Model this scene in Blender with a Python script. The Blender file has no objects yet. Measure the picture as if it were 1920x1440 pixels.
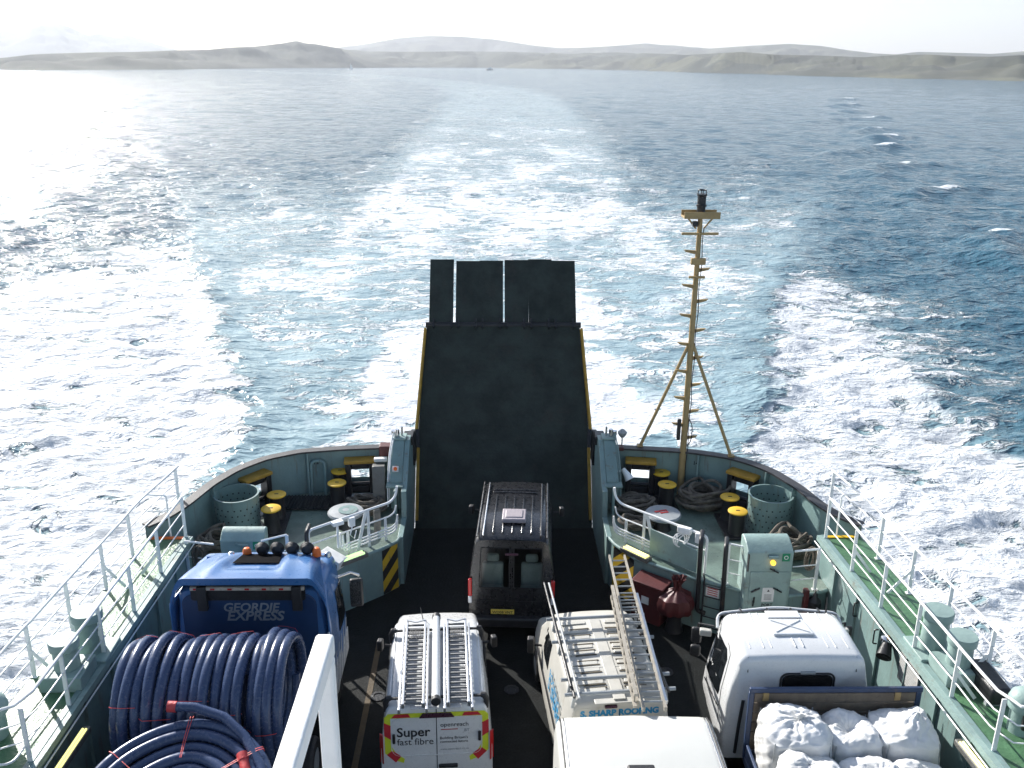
import bpy, bmesh, math, random
import numpy as np
from mathutils import Vector, Matrix, Euler
R_ = math.radians
random.seed(7); RNG = np.random.default_rng(11)
SC = bpy.context.scene
COL = SC.collection
# ---------------------------------------------------------------- camera, sky, sun, exposure
# ship frame: X to the right, Y aft (the way the camera looks), Z up, car deck at z = 0, sea at z = -2.2
PITCH, ROLL, YAW = R_(18.98), R_(0.45), R_(1.15)
cd = bpy.data.cameras.new("camera"); cam = bpy.data.objects.new("camera", cd); COL.objects.link(cam)
cd.sensor_width = 36.0; cd.lens = 36.0*1750/1920; cd.clip_start = 0.1; cd.clip_end = 60000
fw = Vector((math.sin(YAW)*math.cos(PITCH), math.cos(YAW)*math.cos(PITCH), -math.sin(PITCH)))
r0 = Vector((math.cos(YAW), -math.sin(YAW), 0)); u0 = r0.cross(fw)
rr = r0*math.cos(ROLL)+u0*math.sin(ROLL); uu = u0*math.cos(ROLL)-r0*math.sin(ROLL)
m = Matrix((rr, uu, -fw)).transposed().to_4x4(); m.translation = (-0.28, 0, 12.8)
cam.matrix_world = m; SC.camera = cam
SUN_EL, SUN_AZ = R_(28), R_(-38)          # azimuth from +Y, clockwise seen from above
sd = Vector((math.sin(SUN_AZ)*math.cos(SUN_EL), math.cos(SUN_AZ)*math.cos(SUN_EL), math.sin(SUN_EL)))
w = bpy.data.worlds.new("World"); SC.world = w; w.use_nodes = True
nt = w.node_tree; nt.nodes.clear()
sky = nt.nodes.new("ShaderNodeTexSky"); sky.sky_type = 'NISHITA'; sky.sun_disc = False
sky.sun_elevation = SUN_EL; sky.sun_rotation = SUN_AZ; sky.altitude = 0
sky.air_density = 1.0; sky.dust_density = 1.0; sky.ozone_density = 1.0
bg = nt.nodes.new("ShaderNodeBackground"); bg.inputs[1].default_value = 0.088
wo = nt.nodes.new("ShaderNodeOutputWorld")
nt.links.new(sky.outputs[0], bg.inputs[0]); nt.links.new(bg.outputs[0], wo.inputs[0])
ld = bpy.data.lights.new("sun", 'SUN'); ld.energy = 5.0; ld.angle = R_(0.5); ld.color = (1.0, 0.965, 0.91)
sun = bpy.data.objects.new("sun", ld); COL.objects.link(sun); sun.rotation_euler = sd.to_track_quat('Z', 'Y').to_euler()
SC.view_settings.view_transform = 'Standard'; SC.view_settings.look = 'None'
SC.view_settings.exposure = 1.0; SC.view_settings.gamma = 1.0
SC.render.engine = 'CYCLES'
SC.cycles.use_denoising = True
SC.cycles.max_bounces = 6; SC.cycles.diffuse_bounces = 3; SC.cycles.glossy_bounces = 3
SC.cycles.transmission_bounces = 4; SC.cycles.volume_bounces = 0; SC.cycles.transparent_max_bounces = 8
SC.cycles.sample_clamp_indirect = 6.0; SC.cycles.caustics_reflective = False; SC.cycles.caustics_refractive = False

# ---------------------------------------------------------------- noise in numpy
_perm = RNG.permutation(512); _ang = RNG.random(512)*2*math.pi
def perlin(x, y):
    xi = np.floor(x).astype(np.int64); yi = np.floor(y).astype(np.int64); xf = x-xi; yf = y-yi
    u = xf*xf*xf*(xf*(xf*6-15)+10); v = yf*yf*yf*(yf*(yf*6-15)+10)
    def g(ix, iy, dx, dy):
        a = _ang[_perm[(ix+_perm[iy & 511]) & 511]]
        return np.cos(a)*dx+np.sin(a)*dy
    a = g(xi, yi, xf, yf); b = g(xi+1, yi, xf-1, yf); c = g(xi, yi+1, xf, yf-1); d = g(xi+1, yi+1, xf-1, yf-1)
    return (a+(b-a)*u)*(1-v)+(c+(d-c)*u)*v
def fbm(x, y, o=4):
    s = 0; a = 1.0
    for k in range(o):
        s = s+a*perlin(x*2**k+17.3*k, y*2**k-9.1*k); a *= .5
    return s
def sstep(a, b, x):
    t = np.clip((x-a)/(b-a), 0, 1); return t*t*(3-2*t)

# ---------------------------------------------------------------- materials
class NT:
    def __init__(s, name):
        s.m = bpy.data.materials.new(name); s.m.use_nodes = True; s.t = s.m.node_tree; s.t.nodes.clear()
        s.out = s.t.nodes.new("ShaderNodeOutputMaterial")
    def n(s, kind, **kw):
        nd = s.t.nodes.new("ShaderNode"+kind)
        for k, v in kw.items():
            if k.startswith("i_"):
                k = k[2:]; k = int(k) if k.isdigit() else k.replace("_", " ")
                if isinstance(v, bpy.types.NodeSocket): s.t.links.new(v, nd.inputs[k])
                else: nd.inputs[k].default_value = v
            else: setattr(nd, k, v)
        return nd
    def l(s, a, b): s.t.links.new(a, b)
    def math(s, op, a, b=0.0, c=0.0, clamp=False):
        nd = s.t.nodes.new("ShaderNodeMath"); nd.operation = op; nd.use_clamp = clamp
        for i, v in enumerate((a, b, c)):
            if isinstance(v, bpy.types.NodeSocket): s.t.links.new(v, nd.inputs[i])
            else: nd.inputs[i].default_value = v
        return nd.outputs[0]
    def ramp(s, v, a, b, lo=0.0, hi=1.0):
        nd = s.t.nodes.new("ShaderNodeMapRange"); nd.interpolation_type = 'SMOOTHSTEP'
        for i, q in enumerate((v, a, b, lo, hi)):
            if isinstance(q, bpy.types.NodeSocket): s.t.links.new(q, nd.inputs[i])
            else: nd.inputs[i].default_value = q
        return nd.outputs[0]
    def mix(s, f, a, b):
        nd = s.t.nodes.new("ShaderNodeMix"); nd.data_type = 'RGBA'
        for i, q in ((0, f), (6, a), (7, b)):
            if isinstance(q, bpy.types.NodeSocket): s.t.links.new(q, nd.inputs[i])
            else: nd.inputs[i].default_value = (*q, 1) if isinstance(q, tuple) and len(q) == 3 else q
        return nd.outputs[2]
    def noise(s, vec, scale, detail=4, rough=.55, dist=0.0):
        nd = s.n("TexNoise", i_Scale=scale, i_Detail=detail, i_Roughness=rough, i_Distortion=dist)
        if vec is not None: s.l(vec, nd.inputs["Vector"])
        return nd.outputs["Fac"]
    def mapping(s, vec, sc=(1, 1, 1), rot=(0, 0, 0)):
        nd = s.n("Mapping"); nd.inputs["Scale"].default_value = sc; nd.inputs["Rotation"].default_value = rot
        s.l(vec, nd.inputs["Vector"]); return nd.outputs[0]
    def pos(s): return s.n("NewGeometry").outputs["Position"]
    def bsdf(s, **kw):
        b = s.n("BsdfPrincipled", **kw); s.l(b.outputs[0], s.out.inputs[0]); return b

def sea_material():
    k = NT("sea_water"); p = k.pos()
    at = lambda n: k.n("Attribute", attribute_name=n).outputs["Fac"]
    foam, aer, calm = at("foam"), at("aer"), at("calm")
    # broken foam: cells with ragged holes, threads where thin
    wob = k.n("TexNoise", i_Scale=.35, i_Detail=3); k.l(p, wob.inputs["Vector"])
    pw = k.n("VectorMath", operation='MULTIPLY_ADD'); k.l(wob.outputs["Color"], pw.inputs[0]); pw.inputs[1].default_value = (2.6, 2.6, 0); k.l(p, pw.inputs[2])
    pv = pw.outputs[0]
    pm = k.mapping(pv, (.50, 1.0, .5))
    def ridge_(scale, det, rough, off):
        q = k.n("VectorMath", operation='ADD'); k.l(pm, q.inputs[0]); q.inputs[1].default_value = off
        n = k.noise(q.outputs[0], scale, det, rough)
        return k.math('SUBTRACT', 1.0, k.math('MULTIPLY', k.math('ABSOLUTE', k.math('SUBTRACT', n, .5)), 5.5), clamp=True)
    rA, rB, rC = ridge_(.34, 4, .55, (0, 0, 0)), ridge_(.95, 4, .6, (31, 7, 2)), ridge_(2.6, 3, .6, (11, 57, 5))
    n1 = k.noise(pm, .22, 4, .6); n2 = k.noise(pm, 4.0, 5, .7)
    field = k.math('ADD', k.math('ADD', k.math('MULTIPLY', rA, .42), k.math('MULTIPLY', rB, .34)), k.math('ADD', k.math('MULTIPLY', rC, .16), k.math('MULTIPLY', n2, .16)))
    field = k.math('ADD', field, k.math('MULTIPLY', k.math('SUBTRACT', n1, .5), .5))
    th = k.math('SUBTRACT', 1.05, k.math('MULTIPLY', k.math('MINIMUM', foam, .7), .74))
    f = k.ramp(k.math('SUBTRACT', field, th), -.04, .14)
    hn = k.noise(k.mapping(pv, (.72, 1.0, .7)), .62, 5, .56)
    fd = k.ramp(k.math('SUBTRACT', hn, k.math('MULTIPLY_ADD', foam, -.24, .605)), -.02, .035)
    f = k.math('MAXIMUM', f, k.math('MULTIPLY', fd, k.ramp(foam, .40, .62)))
    f = k.math('MULTIPLY', f, k.ramp(foam, .02, .2))
    thin = k.math('MULTIPLY', k.ramp(k.math('SUBTRACT', field, th), -.35, .05), k.math('MULTIPLY', k.ramp(foam, .1, .8), .55))
    deep = k.mix(k.noise(p, .03, 3), (.024, .086, .130), (.036, .114, .162))
    aer2 = k.math('MULTIPLY', aer, k.ramp(k.noise(pv, .16, 5), .25, .75, .6, 1.0))
    col = k.mix(aer2, deep, (.33, .455, .49))
    col = k.mix(thin, col, (.36, .50, .52))
    col = k.mix(f, col, (.72, .75, .775))
    # ripples
    def chop(sc, rot, det, off):
        q = k.mapping(p, (1, 1.6, 1), (0, 0, rot)); v_ = k.n("VectorMath", operation='ADD'); k.l(q, v_.inputs[0]); v_.inputs[1].default_value = (off, off*2, 0)
        return k.math('SUBTRACT', 1.0, k.math('MULTIPLY', k.math('ABSOLUTE', k.math('SUBTRACT', k.noise(v_.outputs[0], sc, det, .5, .4), .5)), 3.0))
    b1 = k.math('ADD', k.math('MULTIPLY', chop(.20, .3, 2, 3), .34), k.math('MULTIPLY', chop(.55, -.15, 2, 17), .20))
    b2 = k.math('ADD', k.math('MULTIPLY', chop(1.5, .35, 2, 29), .075), k.math('MULTIPLY', k.noise(p, 4.5, 3, .55), .05))
    hgt = k.math('ADD', b1, b2)
    hgt = k.math('ADD', hgt, k.math('MULTIPLY', f, k.math('MULTIPLY', k.math('ADD', k.math('ADD', n2, hn), .2), .26)))
    hgt = k.math('MULTIPLY', hgt, k.math('MULTIPLY_ADD', calm, -.6, 1.0))
    bump = k.n("Bump", i_Strength=1.0, i_Distance=1.0, i_Height=hgt)
    b = k.bsdf(i_Base_Color=col, i_IOR=1.33, i_Normal=bump.outputs[0])
    k.l(k.math('MULTIPLY_ADD', f, .6, .10), b.inputs["Roughness"])
    return k.m

SEA_Z = -2.2
def centre(y):
    return np.where(y < 400, 4*sstep(60, 300, y), 4-0.00030*np.maximum(y-400, 0)**2)
def build_sea():
    th = np.concatenate([np.linspace(-62, 62, 828), np.linspace(62, 298, 62)[1:-1]])*math.pi/180
    r = 5*1.0071**np.arange(1060)
    T, Rr = np.meshgrid(th, r); X = np.sin(T)*Rr; Y = 6+np.cos(T)*Rr
    D = np.hypot(X, Y)
    u = X-centre(Y); au = np.abs(u)
    nz = fbm(X/9, Y/9, 4); nb = fbm(X/26+50, Y/26, 3)
    # ---- foam density
    inner = 9.6+np.maximum(Y-37, 0)*.36+nz*1.6
    outer = 31+nb*5+np.where(u < 0, 15, 0)-np.maximum(Y-62, 0)*.18+nz*2  # left band widened so its white also stands in for glare
    side = sstep(-1.2, 3.2, au-inner+1.2*fbm(X/3.1, Y/3.1, 3))*sstep(-2, 14, outer-au)*(1-sstep(58, 104, Y+nb*12))
    side = side*np.clip(.74+.26*nb+.12*nz+.20*np.exp(-(au-inner)/4)+.10*sstep(60, 20, Y), 0, 1.0)
    cw = 7.5+np.maximum(Y-30, 0)*.02+nz*1.5
    churn = sstep(-1.5, 3.0, cw-au+1.3*fbm(X/2.7+9, Y/2.7, 3))*(.86-.40*sstep(32, 75, Y)-.2*sstep(75, 150, Y)+.22*nz)*sstep(18, 26, Y)
    churn = churn*(.55+.45*sstep(1.5, 5.0, au+.04*(Y-30)))
    hw = 13+np.sqrt(np.maximum(Y-30, 0))*.75
    band = sstep(0, 4+Y*.022, hw+Y*.006-au+nz*2)*sstep(30, 90, Y)*(1-.8*sstep(500, 1150, Y))
    streak = fbm(X/7, Y/22, 3)
    lace = band*np.clip(.40+.14*np.exp(-((Y-95)/60)**2)+.18*streak+.08*nb, 0, .7)*(1-sstep(160, 420, Y)*.55)
    mid = sstep(0, 2, inner-au)*(1-sstep(90, 130, Y))*np.clip(.38+.26*nz+.1*nb, 0, .64)
    edge = np.exp(-((au-hw+1)/3.2)**2)*sstep(70, 120, Y)*(1-sstep(250, 500, Y))*np.clip(.35+.3*nz, 0, .7)
    trail = np.exp(-((au-(12+(Y-60)*.30))/4.5)**2)*sstep(80, 100, Y)*(1-sstep(105, 190, Y))*np.clip(.42+.4*nz, 0, 1)
    foam = np.maximum.reduce([side, churn, lace, mid, edge, trail])
    aer = np.maximum.reduce([sstep(-5, 1, inner-au)*(1-sstep(70, 150, Y))*(.88+.2*nz),
                             side*(.25+.55*np.exp(-np.maximum(au-inner, 0)/5)), band*(.62+.15*nb)*(1-.45*sstep(300, 900, Y)), churn*.95])
    # ---- waves
    Z = np.zeros_like(X)
    step = Rr*.0071
    for i in range(70):
        lam = 1.6*(24/1.6)**RNG.random(); a = R_(200)+RNG.normal()*.75
        kx, ky = math.sin(a)*2*math.pi/lam, math.cos(a)*2*math.pi/lam
        amp = .0075*lam**.40
        Z += amp*np.sin(kx*X+ky*Y+RNG.random()*6.28+nb*1.5)*np.clip(1.6-step*3.2/lam, 0, 1)
    calm = np.clip(np.maximum(band*(.75-.3*sstep(200, 900, Y))*(.8+.5*nb), .85*sstep(-3, 2, inner-au)*(1-sstep(60, 130, Y))), 0, 1)
    # short steep chop with sharp crests
    for sc, am in ((4.4, .17), (2.2, .135), (1.1, .075)):
        w1 = 1-np.abs(perlin(X/sc+.35*nb+3*sc, Y/(sc*.62)+1.7))*2
        Z += am*(w1-.45)*np.clip(1.7-step*2.6/(sc*.62), 0, 1)
    Z *= 1-calm*.62
    # churned water close to the hull
    Z += np.clip(foam, 0, 1)*(fbm(X/2.6, Y/2.2, 4)*.15+np.abs(fbm(X/1.1, Y/1.1, 3))*.08)*np.clip(1.5-D/120, 0, 1)
    Z += np.exp(-((au-inner-.9)/1.5)**2)*sstep(12, 34, Y)*(1-sstep(60, 95, Y))*(.18+.2*nz)
    # waves that fan out from the track, curling over on the outer arm
    JT = RNG.random(40)-.5
    for s in (-1, 1):
        for i, (xc, yc) in enumerate(((46.5, 86), (56, 119), (64, 150), (74, 183), (86, 211), (93, 235), (111, 290), (122, 330), (140, 385), (163, 455))):
            xc = s*xc; yc = yc+(JT[i+25]*9 if s < 0 else 0)
            c, sn = math.cos(.62), math.sin(.62)
            dx, dy = (X-xc)*s, Y-yc
            al = dx*c-dy*sn*-1; ac = -dx*sn+dy*c       # along the crest, across it
            al = dx*c+dy*sn; L = (7+yc*.022)*(1+JT[i+9]*.7); Wd = (1.5+yc*.003)*np.where(ac > 0, .75, 1.5); ac = ac+.8*nz*Wd+(al/L)**2*1.6
            g = np.exp(-(al/L)**2-(ac/Wd)**2)
            Z += g*(.55+.0004*yc)*(1+JT[i+20]*.8)
            cap = np.exp(-((al-.05*L)/(L*.26))**2-((ac-.1)/(Wd*.42))**2)*(1.0 if i < 8 else .5)*(1+1.2*nz)
            foam = np.maximum(foam, np.clip(cap*(1.35+.7*nz), 0, 1))
            for q in (1, 2, 3):                         # the train behind each crest
                g2 = np.exp(-((al+L*.9*q)/(L*1.1))**2-((ac+.4*q)/(Wd*1.3))**2); Z += g2*.34/q
    nr, nc = X.shape
    vs = np.stack([X, Y, Z+SEA_Z], -1).reshape(-1, 3).astype(np.float32)
    i, j = np.meshgrid(np.arange(nr-1), np.arange(nc), indexing='ij'); j2 = (j+1) % nc
    q = np.stack([i*nc+j, i*nc+j2, (i+1)*nc+j2, (i+1)*nc+j], -1).reshape(-1, 4)[:, ::-1].astype(np.int32)
    me = bpy.data.meshes.new("sea"); me.vertices.add(len(vs)); me.vertices.foreach_set("co", vs.ravel())
    me.loops.add(q.size); me.loops.foreach_set("vertex_index", q.ravel())
    me.polygons.add(len(q)); me.polygons.foreach_set("loop_start", np.arange(0, q.size, 4, dtype=np.int32))
    me.polygons.foreach_set("use_smooth", np.ones(len(q), bool))
    for nme, v in (("foam", foam), ("aer", aer), ("calm", calm)):
        at = me.attributes.new(nme, 'FLOAT', 'POINT'); at.data.foreach_set("value", np.clip(v, 0, 1).ravel().astype(np.float32))
    me.update(); me.validate()
    o = bpy.data.objects.new("sea", me); COL.objects.link(o); me.materials.append(sea_material())
    o["kind"] = "structure"; o["label"] = "blue grey sea with the white foaming wake of the ferry"
    return o
build_sea()

# ---------------------------------------------------------------- hills
def ray(px, py):
    d = fw+rr*((px-960)/1750)+uu*((720-py)/1750); return math.atan2(d.x, d.y), d.z/math.hypot(d.x, d.y)
def hill_material(name, a, b, c):
    k = NT(name); p = k.pos()
    col = k.mix(k.ramp(k.noise(p, .004, 7, .6), .4, .6), a, b)
    col = k.mix(k.ramp(k.noise(p, .011, 6, .65), .52, .66), col, c)
    vo = k.n('TexVoronoi', i_Scale=.0075); k.l(k.mapping(p, (1, .7, .3)), vo.inputs['Vector'])
    sc_ = k.n('SeparateColor'); k.l(vo.outputs['Color'], sc_.inputs[0])
    col = k.mix(k.math('MULTIPLY', k.ramp(sc_.outputs[0], .55, .75), .55), col, c)
    col = k.mix(k.math('MULTIPLY', k.ramp(sc_.outputs[1], .6, .7), .55), col, (.022, .030, .020))
    k.bsdf(i_Base_Color=col, i_Roughness=1.0); return k.m
def ridge(name, label, pts, dist, depth, mat, rough, seed):
    """a range of hills: crest angles by bearing, at its own distance, with a front slope and a back slope"""
    az = np.array([ray(*p)[0] for p in pts]); el = np.array([ray(*p)[1] for p in pts])
    a = np.linspace(az[0], az[-1], 420); e = np.interp(a, az, el)
    ker = np.hanning(7); ker /= ker.sum(); e = np.convolve(np.pad(e, 3, mode='edge'), ker, 'valid')
    dd = np.interp(a, [R_(x[0]) for x in dist], [x[1] for x in dist])
    t = np.concatenate([np.linspace(0, 1, 34), np.linspace(1, 1.9, 8)[1:]])
    A, Tt = np.meshgrid(a, t); Dm = np.meshgrid(dd, t)[0]; E = np.meshgrid(e, t)[0]
    dist_ = Dm+depth*Tt
    crest = 12.8+E*(Dm+depth)
    X = -.28+np.sin(A)*dist_; Y = np.cos(A)*dist_
    n = fbm(X/420+seed, Y/420, 5); n2 = fbm(X/120+seed, Y/120, 4)
    prof = np.where(Tt <= 1, np.sin(np.clip(Tt, 0, 1)*math.pi/2)**.85, 1-.5*(Tt-1)**1.2)
    Z = SEA_Z-6+(crest-SEA_Z+6)*prof+(n*rough+n2*rough*.35)*np.clip(Tt*3, 0, 1)*np.where(Tt < 1, np.sqrt(np.clip(1-Tt, 0, 1))+.12, .1)
    Z = np.minimum(Z, 12.8+(E+.0004)*dist_) if rough < 60 else Z
    nr, nc = X.shape
    i, j = np.meshgrid(np.arange(nr-1), np.arange(nc-1), indexing='ij')
    q = np.stack([i*nc+j, i*nc+j+1, (i+1)*nc+j+1, (i+1)*nc+j], -1).reshape(-1, 4)[:, ::-1]
    me = bpy.data.meshes.new(name); me.from_pydata(np.stack([X, Y, Z], -1).reshape(-1, 3).tolist(), [], q.tolist())
    me.polygons.foreach_set("use_smooth", np.ones(len(q), bool))
    o = bpy.data.objects.new(name, me); COL.objects.link(o); me.materials.append(mat)
    o["kind"] = "structure"; o["label"] = label
HG = hill_material("moor_grass", (.04, .048, .038), (.07, .074, .052), (.11, .112, .07))
HW = hill_material("wooded_slope", (.035, .045, .032), (.055, .062, .042), (.085, .09, .058))
ridge("mountain", "pale hazy mountain range with a sharp peak far off on the left",
      [(-260, 100), (-120, 84), (-40, 70), (0, 62), (30, 58), (60, 52), (100, 44), (130, 52), (165, 66), (185, 62), (215, 70), (240, 67), (270, 77), (330, 97), (400, 112)],
      [(-40, 7000), (0, 7000)], 1600, HG, 60, 3.1)
ridge("far_hills", "long pale blue hills behind the coast",
      [(540, 112), (620, 91), (680, 83), (740, 73), (800, 68), (860, 69), (930, 75), (1000, 86), (1050, 91), (1100, 90), (1150, 87), (1210, 82), (1290, 88), (1330, 92), (1400, 87), (1480, 83), (1540, 87), (1590, 95), (1640, 101), (1680, 103), (1720, 98), (1800, 100), (1860, 102), (1920, 97), (2050, 95), (2200, 108)],
      [(-15, 5200), (0, 5200), (15, 3600), (30, 2800)], 1300, HG, 50, 8.4)
ridge("coast_hills", "low hazy headland along the left and middle of the far shore",
      [(-260, 108), (-100, 106), (0, 110), (60, 103), (100, 101), (180, 99), (260, 98), (330, 95), (390, 94), (430, 90), (480, 88), (530, 82), (557, 77), (572, 82), (590, 83), (640, 92), (700, 97), (760, 98), (860, 97), (960, 98), (1060, 100), (1160, 99), (1260, 102), (1340, 108), (1420, 122)],
      [(-40, 1250), (-28, 1470), (-18, 1720), (-11, 2350), (-1, 3130), (5, 2750), (14, 1950)], 900, HW, 52, 1.7)
ridge("near_coast", "green and brown coastal hills at the right of the far shore",
      [(900, 127), (960, 116), (1040, 112), (1150, 110), (1250, 106), (1340, 101), (1390, 98), (1450, 103), (1540, 105), (1620, 108), (1680, 104), (1740, 103), (1800, 106), (1860, 107), (1920, 104), (2040, 100), (2200, 108)],
      [(-2, 3100), (5, 2640), (11.5, 1920), (17, 1530), (23, 1290), (29, 1190), (36, 1150)], 620, HG, 55, 5.6)

def build_haze():
    bm = bmesh.new(); bmesh.ops.create_cube(bm, size=1)
    for v in bm.verts: v.co = Vector((v.co.x*26000, v.co.y*26000, -8.5+(v.co.z+.5)*640))
    me = bpy.data.meshes.new("haze"); bm.to_mesh(me); bm.free()
    o = bpy.data.objects.new("haze", me); COL.objects.link(o); o["kind"] = "stuff"; o["label"] = "pale sea haze that fades the far hills"
    k = NT("haze_air"); v = k.n("VolumePrincipled"); v.inputs["Color"].default_value = (.86, .91, 1, 1)
    v.inputs["Density"].default_value = 1.3e-4; v.inputs["Anisotropy"].default_value = .25
    k.l(v.outputs[0], k.out.inputs[1]); me.materials.append(k.m); k.m.cycles.homogeneous_volume = True
# ---------------------------------------------------------------- mesh helpers
class MB:
    """collects boxes, bars, tubes and lofts; build() links them as ONE mesh object"""
    def __init__(s): s.v = []; s.f = []; s.mi = []; s.m = 0
    def add(s, vs, fs):
        b = len(s.v); s.v += [tuple(map(float, q)) for q in vs]
        for q in fs: s.f.append(tuple(b+i for i in q)); s.mi.append(s.m)
        return s
    def box(s, c, d, rz=0.0, ry=0.0, rx=0.0):
        M = Euler((rx, ry, rz)).to_matrix()
        vs = [Vector(c)+M @ Vector((x*d[0]/2, y*d[1]/2, z*d[2]/2)) for x in (-1, 1) for y in (-1, 1) for z in (-1, 1)]
        return s.add(vs, [(0, 1, 3, 2), (4, 6, 7, 5), (0, 4, 5, 1), (2, 3, 7, 6), (0, 2, 6, 4), (1, 5, 7, 3)])
    def bar(s, a, b, w, h=None, up=(0, 0, 1)):
        a, b = Vector(a), Vector(b); h = h or w; d = (b-a).normalized(); up = Vector(up)
        if abs(d.dot(up)) > .98: up = Vector((0, 1, 0))
        x = d.cross(up).normalized(); z = x.cross(d)
        vs = [p+x*i*w/2+z*j*h/2 for p in (a, b) for i, j in ((-1, -1), (1, -1), (1, 1), (-1, 1))]
        return s.add(vs, [(3, 2, 1, 0), (4, 5, 6, 7), (0, 1, 5, 4), (1, 2, 6, 5), (2, 3, 7, 6), (3, 0, 4, 7)])
    def tube(s, pts, r, n=8, closed=False):
        pts = [Vector(p) for p in pts]; N = len(pts); vs = []; nrm = None
        for i, p in enumerate(pts):
            a = pts[i-1] if (i or closed) else p; b = pts[(i+1) % N] if (i < N-1 or closed) else p
            d = (b-a).normalized()
            if nrm is None: nrm = d.orthogonal()
            nrm = (nrm-d*nrm.dot(d)).normalized(); bi = d.cross(nrm)
            rad = r[i] if isinstance(r, (list, tuple)) else r
            vs += [p+(nrm*math.cos(t)+bi*math.sin(t))*rad for t in (2*math.pi*k/n for k in range(n))]
        fs = []
        for i in range(N if closed else N-1):
            j = (i+1) % N
            fs += [(i*n+k, i*n+(k+1) % n, j*n+(k+1) % n, j*n+k) for k in range(n)]
        if not closed: fs += [tuple(range(n))[::-1], tuple((N-1)*n+k for k in range(n))]
        return s.add(vs, fs)
    def cyl(s, a, b, r, r2=None, n=20): return s.tube([a, b], [r, r if r2 is None else r2], n)
    def lathe(s, prof, c=(0, 0, 0), n=28, cap=True):
        vs = [(c[0]+r*math.cos(2*math.pi*k/n), c[1]+r*math.sin(2*math.pi*k/n), c[2]+z) for r, z in prof for k in range(n)]
        fs = [(i*n+k, i*n+(k+1) % n, (i+1)*n+(k+1) % n, (i+1)*n+k) for i in range(len(prof)-1) for k in range(n)]
        if cap: fs += [tuple(range(n))[::-1], tuple((len(prof)-1)*n+k for k in range(n))]
        return s.add(vs, fs)
    def loft(s, rings, cap=True, closed=True):
        n = len(rings[0]); vs = [p for r in rings for p in r]; fs = []
        for i in range(len(rings)-1):
            fs += [(i*n+k, i*n+(k+1) % n, (i+1)*n+(k+1) % n, (i+1)*n+k) for k in range(n if closed else n-1)]
        if cap: fs += [tuple(range(n))[::-1], tuple((len(rings)-1)*n+k for k in range(n))]
        return s.add(vs, fs)
    def prism(s, poly, t):
        """polygon (3-D points) pushed along vector t"""
        n = len(poly); t = Vector(t); vs = [Vector(p) for p in poly]; vs += [p+t for p in vs]
        return s.add(vs, [tuple(range(n))[::-1], tuple(range(n, 2*n))]+[(k, (k+1) % n, n+(k+1) % n, n+k) for k in range(n)])
    def grid(s, P):
        nr, nc = P.shape[:2]
        return s.add(P.reshape(-1, 3).tolist(), [(i*nc+j, i*nc+j+1, (i+1)*nc+j+1, (i+1)*nc+j) for i in range(nr-1) for j in range(nc-1)])
    def build(s, name, mats, parent=None, bevel=0.0, smooth=35, local=False, seg=2, label=None, fix=True):
        off = Vector((0, 0, 0))
        if parent and not local:
            q = parent
            while q: off += q.location; q = q.parent
        me = bpy.data.meshes.new(name); me.from_pydata([tuple(Vector(p)-off) for p in s.v], [], s.f)
        mats = mats if isinstance(mats, (list, tuple)) else [mats]
        for q in mats: me.materials.append(q)
        me.polygons.foreach_set("material_index", s.mi)
        if fix:
            bm = bmesh.new(); bm.from_mesh(me); bmesh.ops.recalc_face_normals(bm, faces=bm.faces); bm.to_mesh(me); bm.free()
        if smooth:
            me.polygons.foreach_set("use_smooth", [True]*len(me.polygons)); me.set_sharp_from_angle(angle=R_(smooth))
        me.update()
        o = bpy.data.objects.new(name, me); COL.objects.link(o)
        if parent: o.parent = parent
        if label: o["label"] = label
        if bevel:
            bv = o.modifiers.new("bevel", 'BEVEL'); bv.width = bevel; bv.segments = seg; bv.limit_method = 'ANGLE'; bv.angle_limit = R_(35)
            bv.harden_normals = False
        return o
def thing(name, label, cat, loc=(0, 0, 0), group=None, rz=0.0):
    o = bpy.data.objects.new(name, None); COL.objects.link(o); o.location = loc; o.rotation_euler = (0, 0, rz)
    o.empty_display_size = .2; o["label"] = label; o["category"] = cat
    if group: o["group"] = group
    return o
def tag(o, label, cat, group=None):
    o["label"] = label; o["category"] = cat
    if group: o["group"] = group
    return o
def struct(o, label): o["kind"] = "structure"; o["label"] = label; return o
def dup(root, loc, rz=0.0, label=None):
    def cp(o, par):
        c = o.copy(); COL.objects.link(c); c.parent = par
        for ch in o.children: cp(ch, c)
        return c
    r = cp(root, None); r.location = loc; r.rotation_euler = (0, 0, rz)
    if label: r["label"] = label
    return r
def arc(c, r, a0, a1, n, plane='xz'):
    out = []
    for k in range(n+1):
        a = a0+(a1-a0)*k/n; u, v = r*math.cos(a), r*math.sin(a)
        out.append({'xz': (c[0]+u, c[1], c[2]+v), 'yz': (c[0], c[1]+u, c[2]+v), 'xy': (c[0]+u, c[1]+v, c[2])}[plane])
    return out
def rounded(pts, r, n=5):
    """polyline with rounded bends"""
    P = [Vector(p) for p in pts]; out = [P[0]]
    for a, b, c in zip(P, P[1:], P[2:]):
        q = min(r, (a-b).length*.49, (c-b).length*.49); s0 = b+(a-b).normalized()*q; s1 = b+(c-b).normalized()*q
        out += [s0*(1-t)**2+b*2*t*(1-t)+s1*t*t for t in (k/n for k in range(n+1))]
    return out+[P[-1]]
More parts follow.
